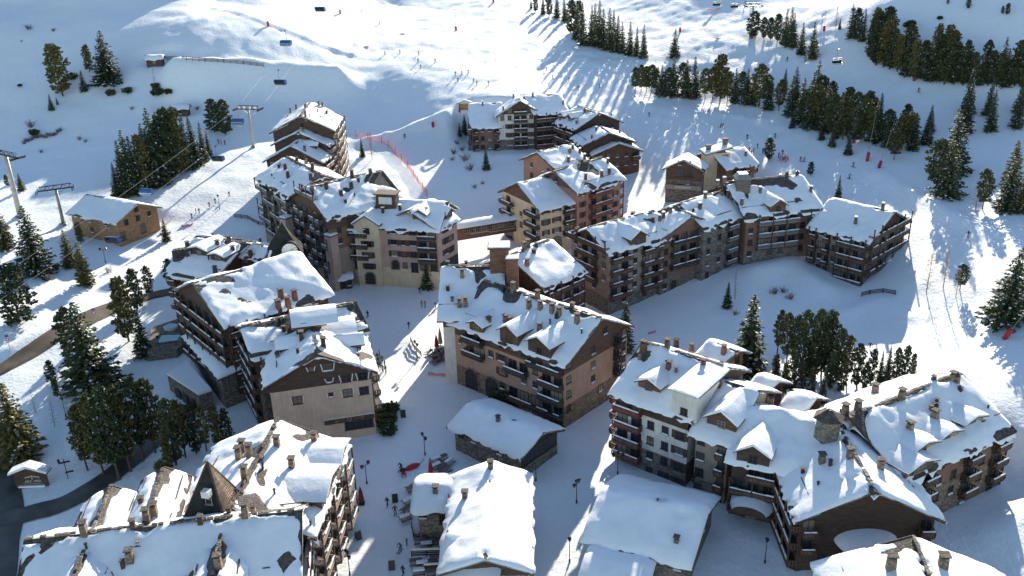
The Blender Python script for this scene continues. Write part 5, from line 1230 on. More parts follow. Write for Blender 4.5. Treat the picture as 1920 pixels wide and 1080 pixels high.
T1 = [ # single trees with their own words
 (118,180,92,'P',1.1,'tall rounded pine standing alone on the upper left slope'),(203,156,94,'B',1.1,'broad dark spruce, largest on the upper left slope'),(168,135,48,'P',1,'rounded pine half hidden behind the broad upper left spruce'),(158,171,38,'S',1.1,'small spruce between the tall pine and the broad spruce'),
 (97,207,30,'S',1,'tiny spruce below the tall upper left pine'),(108,196,14,'S',1,'sapling spruce beside the tiny upper left spruce'),
 (403,248,60,'P',1,'left of two rounded pines beside the lift pylon'),(423,252,62,'P',1,'right of two rounded pines beside the lift pylon'),(292,172,45,'L',1,'thin bare larch in front of the tiny hut'),
 (10,466,82,'B',1,'dark spruce cut off by the left edge below the big pylon'),(70,512,124,'B',1,'tall pointed spruce below the lift chalet on the left'),(38,607,108,'P',1.25,'wide round pine above the road near the left edge'),(133,500,70,'B',.9,'dense spruce in front of the lift chalet corner'),(162,533,80,'B',.9,'spruce beneath the chairlift cable left of the road'),(152,456,38,'P',1,'small dark pine against the lift chalet wall'),
 (14,348,20,'P',1,'tiny round pine behind the big pylon mast'),(41,357,32,'S',1.3,'small dark spruce right of the big pylon mast'),(312,452,42,'S',1,'thin young spruce at the red mats near the lift chalet'),
 (178,735,165,'B',1.1,'huge dark spruce overhanging the brown road'),(143,690,110,'P',1,'pine squeezed left of the huge roadside spruce'),(242,640,115,'P',.9,'tall warm green pine beside the pool'),(258,580,75,'P',.8,'pine above the road bend near the pool'),(270,668,85,'S',1.1,'pointed spruce directly beside the turquoise pool'),(282,560,60,'T',.8,'slender pine beside the left balconies'),(322,545,58,'T',.8,'sparse pine touching the left balcony corner'),
 (100,718,42,'P',1,'small round pine below the brown road'),(108,745,34,'P',.9,'smallest pine below the brown road'),(68,775,48,'L',1,'bare tree above the village sign'),(103,800,52,'L',1,'thin bare tree right of the village sign'),(158,770,48,'L',1,'bare tree left of the tall pine clump'),(132,790,40,'L',1,'leafless sapling between the sign and the pine clump'),(36,862,140,'B',1.2,'huge dark spruce behind the village sign'),
 (310,930,62,'P',1.1,'round pine beside the pointed timber tower'),
 (1264,108,52,'S',1.2,'lone spruce right of the upper forest strip'),(1502,103,58,'S',1,'left of two slim spruces on the shaded upper slope'),(1523,111,66,'S',1,'right of two slim spruces on the shaded upper slope'),(1567,55,42,'G',.9,'pale bare larch on the upper right slope'),
 (1777,8,12,'P',1,'tiny pine at the top edge far right'),(1815,16,20,'P',1,'small pine near the top right corner, tallest of the specks'),(1879,26,14,'P',1,'left tiny pine of the corner pair'),(1888,27,20,'P',1,'right small pine of the corner pair'),(1574,55,20,'S',1,'small spruce beside the pale larch'),
 (1886,604,138,'B',1.1,'large spruce at the right edge below the piste'),(1737,548,74,'G',1.1,'golden bare larch beside the right hotel wing'),(1768,540,72,'G',.7,'taller thin bare larch of the right hand group'),(1792,556,52,'G',1,'rightmost bare larch of the right hand group'),(1800,545,48,'T',1,'small dark pine among the bare larches'),
 (1363,577,46,'S',1.1,'small spruce on the snow bank below the long hotel'),(1398,698,140,'S',1.35,'tall spruce with spreading boughs behind the white house'),(1378,560,55,'L',.6,'leafless sapling next to the bank spruce'),
 (1519,328,24,'P',1.2,'round pine top behind the long hotel roof'),(1571,375,46,'S',1,'slim spruce at the right wing of the long hotel'),(1170,658,88,'S',1.2,'spruce squeezed against the centre block balconies'),(803,541,54,'S',1.25,'spruce standing in the middle of the snowy plaza'),
 (912,318,40,'S',1.1,'small spruce in front of the upper hotel'),(872,252,36,'S',1.2,'spruce behind the left wing of the upper hotel'),(862,256,26,'S',1,'little spruce left of the upper hotel spruce'),(698,300,52,'G',.9,'bare larch inside the pink net fence'),(680,294,34,'S',1,'small spruce inside the pink net fence'),
 (1412,70,46,'P',1.2,'dark pine wrapped round the upper right lift pylon'),(1440,300,40,'P',1.0,'dark pine behind the ski house terrace'),
 (1775,368,108,'B',1.05,'giant spruce at the right side of the piste'),(1752,362,96,'T',1,'tall pine half behind the giant right spruce'),(1842,392,72,'T',1,'open crowned pine right of the giant spruce'),(1888,394,98,'B',1,'tall spruce near the right edge beside the piste'),(1914,398,82,'B',.9,'spruce cut off by the right edge'),(1786,322,112,'B',.95,'dark spruce rising directly behind the giant right spruce'),(1896,348,84,'B',.9,'spruce behind the tall spruce at the right edge'),(1828,395,60,'L',1.4,'bare leaning larch under the giant right spruce'),
]
for px, py, h, k, wd, lab in T1: tree(px, py, h, k, lab, None, wd)
CL = [
 ('conifer in the dark dense clump on the left slope', 'trees of the left slope clump', [(222,368,62,'S'),(236,366,100,'S'),(246,365,118,'S'),(260,362,104,'S'),(275,358,100,'P'),(288,352,108,'S'),(300,345,138,'S'),(313,338,112,'P'),(326,331,122,'P'),(340,326,118,'P'),(353,318,96,'S'),(369,311,90,'S'),(383,302,70,'S'),(392,292,44,'S'),(280,345,110,'S'),(318,328,110,'S'),(250,355,95,'S')]),
 ('tall stemmed pine in the clump along the garage lane', 'pines along the garage lane', [(165,882,120,'T'),(196,892,132,'T'),(224,900,165,'T'),(246,884,150,'T'),(268,864,148,'T'),(292,848,130,'T'),(186,852,110,'P'),(212,868,118,'P'),(330,872,120,'P'),(348,858,104,'T'),(368,850,84,'P'),(388,846,82,'T'),(412,838,76,'P'),(428,832,64,'P'),(318,884,70,'P'),(235,850,110,'P'),(160,850,80,'P')]),
 ('spruce in the forest strip above the piste', 'forest strip above the bright piste', [(996,16,18,'S'),(1004,22,28,'P'),(1018,27,34,'S'),(1030,30,38,'P'),(1044,34,42,'S'),(1058,40,44,'S'),(1070,62,58,'P'),(1082,74,64,'S'),(1093,85,76,'S'),(1108,86,72,'S'),(1123,88,82,'S'),(1132,90,70,'S'),(1142,94,74,'S'),(1157,98,66,'S'),(1168,100,56,'S'),(1181,104,60,'S'),(1193,106,54,'S'),(1206,109,60,'S'),(1115,70,60,'S'),(1150,82,60,'S'),(1085,55,50,'P')]),
 ('conifer in the long forest band beside the piste', 'forest band right of the piste', [(1192,165,50,'P'),(1202,173,66,'P'),(1220,176,70,'P'),(1240,179,74,'S'),(1262,181,96,'S'),(1287,183,92,'S'),(1302,184,100,'S'),(1322,186,74,'P'),(1350,190,112,'P'),(1377,193,84,'S'),(1400,196,88,'S'),(1422,201,104,'P'),(1440,206,82,'S'),(1460,208,76,'P'),(1470,170,54,'S'),(1482,216,96,'S'),(1500,232,112,'S'),(1520,240,134,'S'),(1545,246,112,'S'),(1580,262,104,'P'),(1600,268,122,'P'),(1640,266,98,'S'),(1660,276,78,'S'),(1690,282,92,'P'),(1710,282,84,'S'),(1736,270,78,'S'),(1580,250,88,'S'),(1620,258,92,'P'),(1660,270,84,'P'),(1550,232,84,'P'),(1500,216,80,'S'),(1440,196,72,'P'),(1706,278,84,'P'),(1532,240,104,'P'),(1280,180,80,'P'),(1364,190,72,'P'),(1560,254,100,'P'),(1336,186,78,'P'),(1390,192,74,'P'),(1410,196,76,'S'),(1512,236,90,'P'),(1630,266,84,'P'),(1230,176,60,'P'),(1212,172,62,'P'),(1252,178,66,'P'),(1676,300,78,'P'),(1485,240,40,'S'),(1560,275,50,'S'),(1590,290,60,'S'),(1540,262,45,'S')]),
 ('pine in the small clump right of the upper lift pylon', 'clump by the upper lift pylon', [(1432,72,38,'P'),(1444,75,40,'P'),(1457,79,50,'P'),(1470,84,64,'S'),(1480,87,70,'S'),(1487,89,62,'S')]),
 ('pine in the large dark wood at the upper right', 'dark wood at the upper right', [(1596,72,62,'S'),(1605,75,56,'P'),(1617,78,58,'S'),(1632,112,80,'P'),(1642,122,100,'P'),(1656,126,106,'P'),(1668,130,94,'P'),(1682,134,84,'P'),(1698,142,78,'S'),(1712,148,70,'P'),(1726,150,70,'P'),(1742,152,96,'S'),(1756,155,100,'P'),(1770,158,104,'P'),(1788,158,94,'P'),(1805,160,80,'P'),(1822,160,76,'P'),(1836,160,80,'S'),(1852,160,80,'P'),(1868,162,76,'P'),(1884,162,88,'S'),(1902,162,82,'P'),(1916,165,84,'P'),(1808,250,118,'S'),(1856,246,96,'S'),(1905,240,90,'S'),(1648,100,70,'P'),(1700,120,70,'P'),(1760,130,80,'P')]),
 ('pine in the grove behind the right houses', 'pine grove behind the right houses', [(1457,662,78,'T'),(1474,682,92,'T'),(1490,692,96,'T'),(1502,702,116,'P'),(1516,704,100,'S'),(1527,706,118,'P'),(1540,704,104,'T'),(1552,704,116,'P'),(1566,716,96,'P'),(1482,736,76,'P'),(1540,756,72,'S'),(1586,716,84,'T'),(1606,726,80,'P'),(1632,718,62,'P'),(1648,716,60,'S'),(1662,716,68,'S'),(1678,716,62,'P'),(1692,716,66,'P'),(1710,712,48,'P'),(1520,752,60,'P'),(1452,722,56,'P'),(1500,745,66,'P'),(1575,735,60,'P'),(1620,730,50,'P'),(1468,742,60,'P'),(1555,730,70,'P')]),
]
PLACE = {  # landmarks that split the larger clumps, by where a tree stands
 'trees of the left slope clump': [(262, 'at the lower left end'), (330, 'in the middle'), (999, 'at the upper right end')],
 'pines along the garage lane': [(215, 'left of the lane bend'), (300, 'above the snowy verge'), (999, 'beside the garage ramp')],
 'forest strip above the bright piste': [(1062, 'at the top end'), (1135, 'in the tall middle part'), (9999, 'at the lower right end')],
 'forest band right of the piste': [(1260, 'at the left tip'), (1345, 'above the first red pad'), (1445, 'in the left half'), (1530, 'below the two slim spruces'), (1610, 'in the right half'), (1665, 'above the large red pad'), (9999, 'at the right end')],
 'dark wood at the upper right': [(1625, 'at the upper left corner'), (1700, 'on the left flank'), (1780, 'around the leaning lance'), (1845, 'in the middle'), (9999, 'at the right edge')],
 'pine grove behind the right houses': [(1485, 'behind the rear annexes'), (1558, 'in the tall middle'), (1640, 'right of the tall middle'), (9999, 'at the low right end')],
}
KW = {'S': 'slim spruce', 'P': 'round pine', 'B': 'broad spruce', 'T': 'tall stemmed pine', 'L': 'bare larch'}
for lab, grp, lst in CL:
    if grp.startswith('forest band'):   # open stemmed trees: low sun reaches the snow under the crowns
        lst = [(px, py, h*.74, 'T' if (k == 'P' and i % 4) else k) for i, (px, py, h, k) in enumerate(lst)] + [(px+7, py-h*.3, h*.62, k) for i, (px, py, h, k) in enumerate(lst) if px > 1470 and i % 2]
    if grp.startswith('dark wood'):
        lst = [(px, py, h*.78 if h > 70 else h, k) for px, py, h, k in lst] + [(px+(4 if i % 2 else -5), py-h*.3, h*.72, k) for i, (px, py, h, k) in enumerate(lst) if h > 76 and i % 5 != 2]
    for px, py, h, k in lst:
        pl_ = next((t for x, t in PLACE.get(grp, []) if px < x), ''); base = lab.split(' in the ', 1)[1]
        far = ''
        if grp == 'dark wood at the upper right' and px > 1780: far = ', lower row' if py > 190 else ', upper row'
        tree(px, py, h, k, KW[k]+' '+(pl_+' of the ' if pl_ else 'in the ')+base.replace('large ', '').replace('the long ', 'the ').replace('dense ', '')+far, grp, .62 if grp.startswith('pine grove') else .7 if grp.startswith('pines along') else 1.05 if grp.startswith('forest band') else .9)
BM = [bush_mesh(1), bush_mesh(2), bush_mesh(3, 'larch')]; LP = [low_pine(4), low_pine(5)]
def shrub(px, py, s, kind, label, group):
    q = at(px, py); o = place('shrub', (BM if kind == 'b' else LP)[int(px) % (3 if kind == 'b' else 2)], None, tuple(q), px % 6, (s, s, s)); tag(o, label, 'shrub', group)
for px, py, s in ((55,55,2.0),(100,58,1.2),(40,78,.6),(57,238,2.2),(150,262,1.2),(160,266,1),(78,286,1),(248,205,1.2),(262,258,1.2),(370,205,1.2),(265,245,.9),(415,235,.8),(205,510,1.4),(92,524,1.5)): shrub(px, py, s, 'b', 'leafless shrub poking through snow on the left slope', 'shrubs on the left slope')
for k in range(16): shrub(45+k*4.6, 268-k*1.4+R_.uniform(-3, 3), 1.2, 'b', 'twiggy shrub in the dark hedge line on the left slope', 'hedge line on the left slope')
for px, py, s in ((208,178,1.1),(240,174,1.1),(293,165,1.0),(316,175,.9),(296,178,1.4),(135,148,1.2),(37,162,.5),(65,252,1)): shrub(px, py, s, 'p', 'small evergreen shrub on the snow below the upper left trees', 'evergreen shrubs upper left')
for px, py, s in ((852,288,1.6),(866,282,1.5),(858,270,1.4),(872,300,2.4),(880,318,2.0),(848,300,1.2),(905,345,1),(890,352,1.2)): shrub(px, py, s, 'b', 'bare brown shrub on the bank left of the upper hotel', 'shrubs by the upper hotel')
for px, py, s in ((1700,50,.8),(1708,48,1),(1600,20,.5),(1762,36,.6)): shrub(px, py, s, 'p', 'tiny evergreen shrub on the far upper right slope', 'shrubs far upper right')
for px, py, s in ((1450,550,1.5),(1480,560,1.4),(1470,548,1.2),(1550,590,1.1),(1380,590,1)): shrub(px, py, s, 'b', 'bare twigs sticking out of the snow bank below the long hotel', 'twigs on the hotel bank')
for px, py, s in ((940,758,1.6),(952,762,1.3)): shrub(px, py, s, 'p', 'snow capped evergreen bush at the centre block wall', 'bushes at the centre block')

for k, (px, py) in enumerate(((706,770),(712,780),(718,792),(724,802),(730,790),(722,776),(733,772),(728,812))): shrub(px, py, .95, 'p', 'dark evergreen bush beside the shop wall of the patterned gable', 'bushes at the patterned gable')
# ------------------------------------------------------------------ chairlift
def pylon_mesh(H, arm, r0_, truss, mat='metal_cream'):
    pass
def pylon(name, label, px, py, H, arm, az, r0_=.45, mat='metal_cream', pad=False, yoke=True):
    q = at(px, py); e = empty(name, tuple(q), az); tag(e, label, 'lift pylon')
    c = MB(); c.tube([(0, 0, -1), (0, 0, H*.5), (0, 0, H)], [r0_, r0_*.85, r0_*.7], mat, 12); c.tube([(0, 0, H*.45), (0, 0, H*.45+.25)], r0_*1.1, mat, 12); c.build('mast', e)
    c = MB(); c.tube([(0, 0, -1.2), (0, 0, .35)], r0_*1.9, 'metal_grey', 10); c.build('footing', e)
    c = MB()
    for y in (-.35, .35):
        c.bar((-arm, y, H), (arm, y, H), .14, .2, 'metal_dark'); c.bar((-arm*.9, y, H+1.1), (arm*.9, y, H+1.1), .1, .12, 'metal_dark')
        n = 8
        for k in range(n): x0 = -arm*.9+1.8*arm*k/n; x1 = x0+1.8*arm/n; c.bar((x0, y, H if k % 2 else H+1.1), (x1, y, H+1.1 if k % 2 else H), .08, .08, 'metal_dark')
    c.bar((-arm, 0, H), (arm, 0, H), .25, .3, 'metal_dark')
    for s_ in (-1, 1): c.bar((0, 0, H-1.6), (s_*arm*.55, 0, H-.1), .12, .14, mat)
    ar = c.build('crossarm', e)
    for s_ in (-1, 1):
        c = MB(); x = s_*arm
        for y in (-.12, .12): c.bar((x, -2.2, H-.15), (x, 2.2, H-.15), .08, .25, 'metal_dark')
        for k in range(8): y = -2.1+.6*k; c.tube([(x-.1, y, H+.1), (x+.1, y, H+.1)], .2, 'black', 8)
        c.bar((x-.5, -2.2, H-.5), (x-.5, 2.2, H-.5), .35, .06, 'metal_grey'); c.build('sheave_train', ar)
    if pad:
        c = MB(); c.tube([(0, 0, 0), (0, 0, 2.2)], r0_*1.8, 'red', 10); c.build('pad', e)
    return q, H, arm, az
def cable(p0, p1, sag, label, r_=.035):
    pts = []
    for k in range(25): f = k/24; p = p0+(p1-p0)*f; pts.append((p[0], p[1], p[2]-4*sag*f*(1-f)))
    c = MB(); c.tube(pts, r_, 'cable', 5); o = c.build('lift_cable'); tag(o, label, 'cable'); return pts
def chair_parts(blue=True):
    h = MB(); h.tube([(0, 0, 0), (.0, .45, -.6), (0, .45, -2.2), (0, .1, -2.6)], .06, 'metal_grey', 6); h.box(-.18, .18, -.25, .25, -.1, .18, 'metal_dark')
    h.bar((-1.5, .1, -2.6), (1.5, .1, -2.6), .1, .1, 'metal_grey')
    for x in (-1.4, 0, 1.4): h.tube([(x, .1, -2.6), (x, .35, -3.2), (x, .3, -3.9), (x, -.4, -4.0)], .045, 'metal_grey', 5)
    s = MB(); s.box(-1.5, 1.5, -.55, .25, -4.05, -3.9, 'black'); s.hexa([(-1.5, .2, -3.9), (1.5, .2, -3.9), (1.5, .32, -3.9), (-1.5, .32, -3.9), (-1.5, .38, -3.2), (1.5, .38, -3.2), (1.5, .5, -3.2), (-1.5, .5, -3.2)], 'black'); s.bar((-1.5, -.5, -4.35), (1.5, -.5, -4.35), .08, .08, 'metal_grey'); s.bar((-.9, -.45, -4.35), (-.9, -.4, -3.9), .06, .06, 'metal_grey'); s.bar((.9, -.45, -4.35), (.9, -.4, -3.9), .06, .06, 'metal_grey')
    b = None
    if blue:
        b = MB(); n = 9; prof = [(0.5, -2.75), (0.1, -2.6), (-.4, -2.65), (-.8, -2.9), (-1.0, -3.3), (-1.0, -3.75), (-.85, -4.1)]
        for i in range(len(prof)-1):
            (y0, z0_), (y1, z1_) = prof[i], prof[i+1]; b.face([(-1.62, y0, z0_), (1.62, y0, z0_), (1.62, y1, z1_), (-1.62, y1, z1_)][::-1], 'blue_shell', True); b.face([(-1.58, y0, z0_-.04), (1.58, y0, z0_-.04), (1.58, y1+.04, z1_), (-1.58, y1+.04, z1_)], 'blue_shell', True)
        for x in (-1.6, 1.6): b.face([(x, y, zz) for y, zz in prof]+[(x, .4, -3.6)], 'blue_shell')
        b.box(-1.66, 1.66, -1.06, -.96, -3.62, -3.5, 'white_trim'); b = b.mesh('bubble')
    return h.mesh('hanger'), s.mesh('seat'), b
CB = chair_parts(True); CG = chair_parts(False)
def chair(p, az, label, blue=True, sc=1.1, group=None):
    e = empty('chairlift_chair', tuple(p), az); tag(e, label, 'lift chair', group); a, b, c = CB if blue else CG
    for nm, m in (('hanger', a), ('seat', b), ('bubble', c)):
        if m: place(nm, m, e, (0, 0, 0), 0, (sc, sc, sc))
    return e
def unat(px, py, A, B):
    "parameter along the straight line A-B (metres) whose image is nearest to the pixel"
    best = min(np.linspace(0, 1, 400), key=lambda f: np.hypot(*(pj(A+(B-A)*f)-np.array([px, py])))); return best
b1 = at(475, 276); b0 = at(-90, 705)
lined = (b0-b1)[:2]; lined /= np.hypot(*lined); az1 = math.atan2(lined[1], lined[0])+math.pi/2
q1, H1, arm1, _ = pylon('lift_pylon', 'cream lift pylon above the stepped block', 475, 276, 12.5, 4.2, az1, .42)
sidev = np.array([math.cos(az1), math.sin(az1), 0])
top1 = np.array([q1[0], q1[1], q1[2]+H1+.2]); low = np.array([b0[0], b0[1], b0[2]+11.0])
upb = at(655, -20); hi = np.array([upb[0], upb[1], upb[2]+14])
for s_, lab in ((1, 'right'), (-1, 'left')):
    c0 = top1+sidev*arm1*s_; cable(low+sidev*arm1*s_, c0, 2.0, 'lower lift cable running to the left edge, %s strand' % ('upper' if s_ > 0 else 'lower')); cable(c0, hi+sidev*arm1*s_, 3.0, 'upper lift cable climbing past the pylon, %s strand' % lab)
def on_line(px, py, A, B, sag, lab, az, blue=True):
    # px,py: the chair body; it hangs 4 m under the rope
    off = np.array([0, 0, -4.0]); f = unat(px, py, A+off, B+off); p = A+(B-A)*f; p = p-np.array([0, 0, 4*sag*f*(1-f)]); chair(p, az, lab, blue)
for px, py, s_, lab in ((78,580,-1,'blue bubble chair in front of the wide round pine'),(240,481,1,'blue bubble chair hanging over the snow beside the road'),(298,383,-1,'blue bubble chair at the corner of the lift chalet'),(414,301,1,'blue bubble chair over the sunlit knoll')):
    on_line(px, py, low+sidev*arm1*s_, top1+sidev*arm1*s_, 2.0, lab, az1+math.pi*(s_ > 0))
for px, py, s_, lab in ((447,229,-1,'blue bubble chair just behind the pylon beside two pines'),(525,156,1,'blue bubble chair over the bright snow strip'),(537,82,-1,'blue bubble chair between the red pad and the snow strip'),(600,19,1,'blue bubble chair nearest the top edge')):
    c0 = top1+sidev*arm1*s_; c1 = hi+sidev*arm1*s_
    q = un(px, py, gz(*at(px, py)[:2])+8.0); chair(q+np.array([0, 0, 4.0]), az1+math.pi*(s_ > 0), lab)
pylon('lift_pylon', 'tall cream pylon with wide truss arms at the left edge', 38, 406, 17.5, 6.0, rad(-35), .75)
pylon('lift_pylon', 'short grey pylon with truss head beside the lift chalet', 119, 420, 10.0, 4.5, rad(25), .5, 'metal_grey')
pylon('lift_pylon', 'grey pylon with red pad among pines at the upper right', 1408, 72, 12, 3.0, rad(5), .4, 'metal_grey', True)
for px, py, lab in ((1343,10,'grey chair near the top edge, left of the pair'),(1376,14,'grey chair near the top edge, right of the pair'),(1567,122,'grey chair hanging over the shaded upper right piste')):
    q = at(px, py+22); chair(np.array([q[0], q[1], q[2]+9.0]), rad(8), lab, False)
# ------------------------------------------------------------------ snow lances, fence, lamps
_lc = {}
def lance(px, py, h, label, lean=0.0, padh=1.8, r_=.07):
    q = at(px, py); e = empty('snow_lance', tuple(q)); e.rotation_euler = (0, lean, 0); tag(e, label, 'snow lance')
    c = MB(); c.tube([(0, 0, -.5), (0, 0, h)], [r_, r_*.6], 'metal_grey', 6); c.build('pole', e)
    c = MB(); c.tube([(0, 0, 0), (0, 0, padh)], .45, 'red', 10); c.tube([(0, 0, padh), (0, 0, padh+.12)], .3, 'red', 10); c.build('pad', e)
for a in ((503,49,2,'red pad at the tip of the lit piste edge'),(638,26,13,'tall double pole with red base at the top of the frame'),(855,58,9,'snow lance with red pad high on the bright piste'),(925,5,8,'snow lance with red pad at the top edge above the piste'),(812,238,3,'short pole with red pad on the lit berm'),(1297,187,12,'snow lance with red pad at the forest foot'),(1275,60,3,'red pad in the gap beside the lone spruce'),(1545,58,9,'thin pole with red pad on the far right piste'),(1713,152,12,'leaning lance with red pad in the dark wood',.3),(1626,302,14,'snow lance with large red pad at the piste edge',.05,2.4),(1648,314,13,'thin leaning lance right of the large red pad',.2),(1882,636,10,'leaning lance with red pad at the right edge',.5,2.2)):
    lance(a[0], a[1], a[2], a[3], *(a[4:]))
fp = [at(x, y) for x, y in ((668,257),(690,262),(716,268),(729,276),(742,289),(753,302),(765,316),(776,332),(784,345),(793,356),(801,368))]
e = empty('net_fence', tuple(fp[5])); tag(e, 'pink net fence curving along the lane right of the stepped block', 'fence'); o = fp[5]
for k, p in enumerate(fp):
    c = MB(); c.tube([(0, 0, -.5), (0, 0, 2.4)], .07, 'shutter', 6); c.build('post', e, tuple(p-o))
    if k:
        a = fp[k-1]-o; b_ = p-o; c = MB()
        for j in range(7): zz = .15+.28*j; c.bar(a+np.array([0, 0, zz]), b_+np.array([0, 0, zz]), .03, .07, 'net_pink')
        n = max(3, int(np.hypot(*(b_-a)[:2])/.5))
        for j in range(n): q = a+(b_-a)*((j+.5)/n); c.bar(q+np.array([0, 0, .1]), q+np.array([0, 0, 1.95]), .03, .05, 'net_pink')
        c.build('net', e)
def lamp_mesh(n, h):
    c = MB(); c.tube([(0, 0, -.4), (0, 0, .5), (0, 0, h)], [.1, .07, .05], 'metal_dark', 7); c.tube([(0, 0, 0), (0, 0, .5)], .14, 'metal_dark', 7); pm = c.mesh('post')
    l = MB(); l.hexa([(-.13, -.13, 0), (.13, -.13, 0), (.13, .13, 0), (-.13, .13, 0), (-.22, -.22, .45), (.22, -.22, .45), (.22, .22, .45), (-.22, .22, .45)], 'glass'); l.hexa([(-.26, -.26, .45), (.26, -.26, .45), (.26, .26, .45), (-.26, .26, .45), (-.06, -.06, .7), (.06, -.06, .7), (.06, .06, .7), (-.06, .06, .7)], 'metal_dark'); lm = l.mesh('lantern')
    a = MB()
    if n > 1: a.bar((-.75, 0, h-.35), (.75, 0, h-.35), .06, .06, 'metal_dark')
    return pm, lm, (a.mesh('arm') if n > 1 else None)
_lm = {n: lamp_mesh(n, 3.7) for n in (1, 2, 3)}
def lamp(px, py, n, label):
    q = at(px, py); e = empty('street_lamp', tuple(q), px % 3); tag(e, label, 'street lamp'); pm, lm, am = _lm[n]; place('post', pm, e)
    if am: place('arm', am, e)
    for x, zz in {1: [(0, 3.65)], 2: [(-.75, 3.3), (.75, 3.3)], 3: [(-.75, 3.3), (.75, 3.3), (0, 3.65)]}[n]: place('lantern', lm, e, (x, 0, zz))
for a in ((797,853,2,'street lamp in the lane above the terrace tables'),(688,907,2,'street lamp in front of the lower left balconies'),(1005,902,1,'street lamp between the stone chalet and the white house'),(1081,943,3,'three armed street lamp at the corner of the broad low chalet'),(1158,889,3,'three armed street lamp below the white house balconies'),(1300,932,3,'three armed street lamp at the beige house wall'),(1434,1056,1,'lone street lamp on the open snow before the dark gable'),(1068,1054,1,'street lamp beside the sunlit snow strip at the bottom'),(124,782,1,'street lamp among bare trees at the lower left'),(198,492,2,'two armed street lamp beside the upper road'),(656,1078,3,'street lamp at the bottom edge below the balconies'),(782,674,2,'street lamp at the sunlit terrace of the centre block'),(412,392,1,'street lamp on the lift lane near the brown block'),(301,664,1,'lamp post at the pool terrace edge')): lamp(*a)
q = at(128, 898); e = empty('signpost', tuple(q), .4); tag(e, 'iron signpost with arrow boards right of the village sign', 'signpost'); c = MB(); c.tube([(0, 0, -.4), (0, 0, 4.0)], .07, 'metal_dark', 7); c.build('post', e); c = MB(); c.box(-.9, .9, -.06, .06, 3.2, 3.5, 'metal_dark'); c.box(-.2, 1.1, -.06, .06, 1.2, 1.5, 'metal_dark'); c.tube([(-.8, 0, 3.5), (-.8, 0, 4.1)], .2, 'metal_dark', 8); c.build('arrow_board', e)
for px, py, lab in ((19,656,'round road sign with blue plate at the left edge'),(180,605,'small red road sign beside the brown road')):
    q = at(px, py); e = empty('road_sign', tuple(q), .2); tag(e, lab, 'road sign'); c = MB(); c.tube([(0, 0, -.4), (0, 0, 2.9)], .05, 'metal_grey', 6); c.build('post', e); c = MB(); c.tube([(0, -.1, 2.4), (0, -.04, 2.4)], .42, 'red', 16); c.tube([(0, -.12, 2.4), (0, -.1, 2.4)], .28, 'white_trim', 16); c.box(-.35, .35, -.1, -.04, 2.95, 3.5, 'blue_shell'); c.build('plate', e)
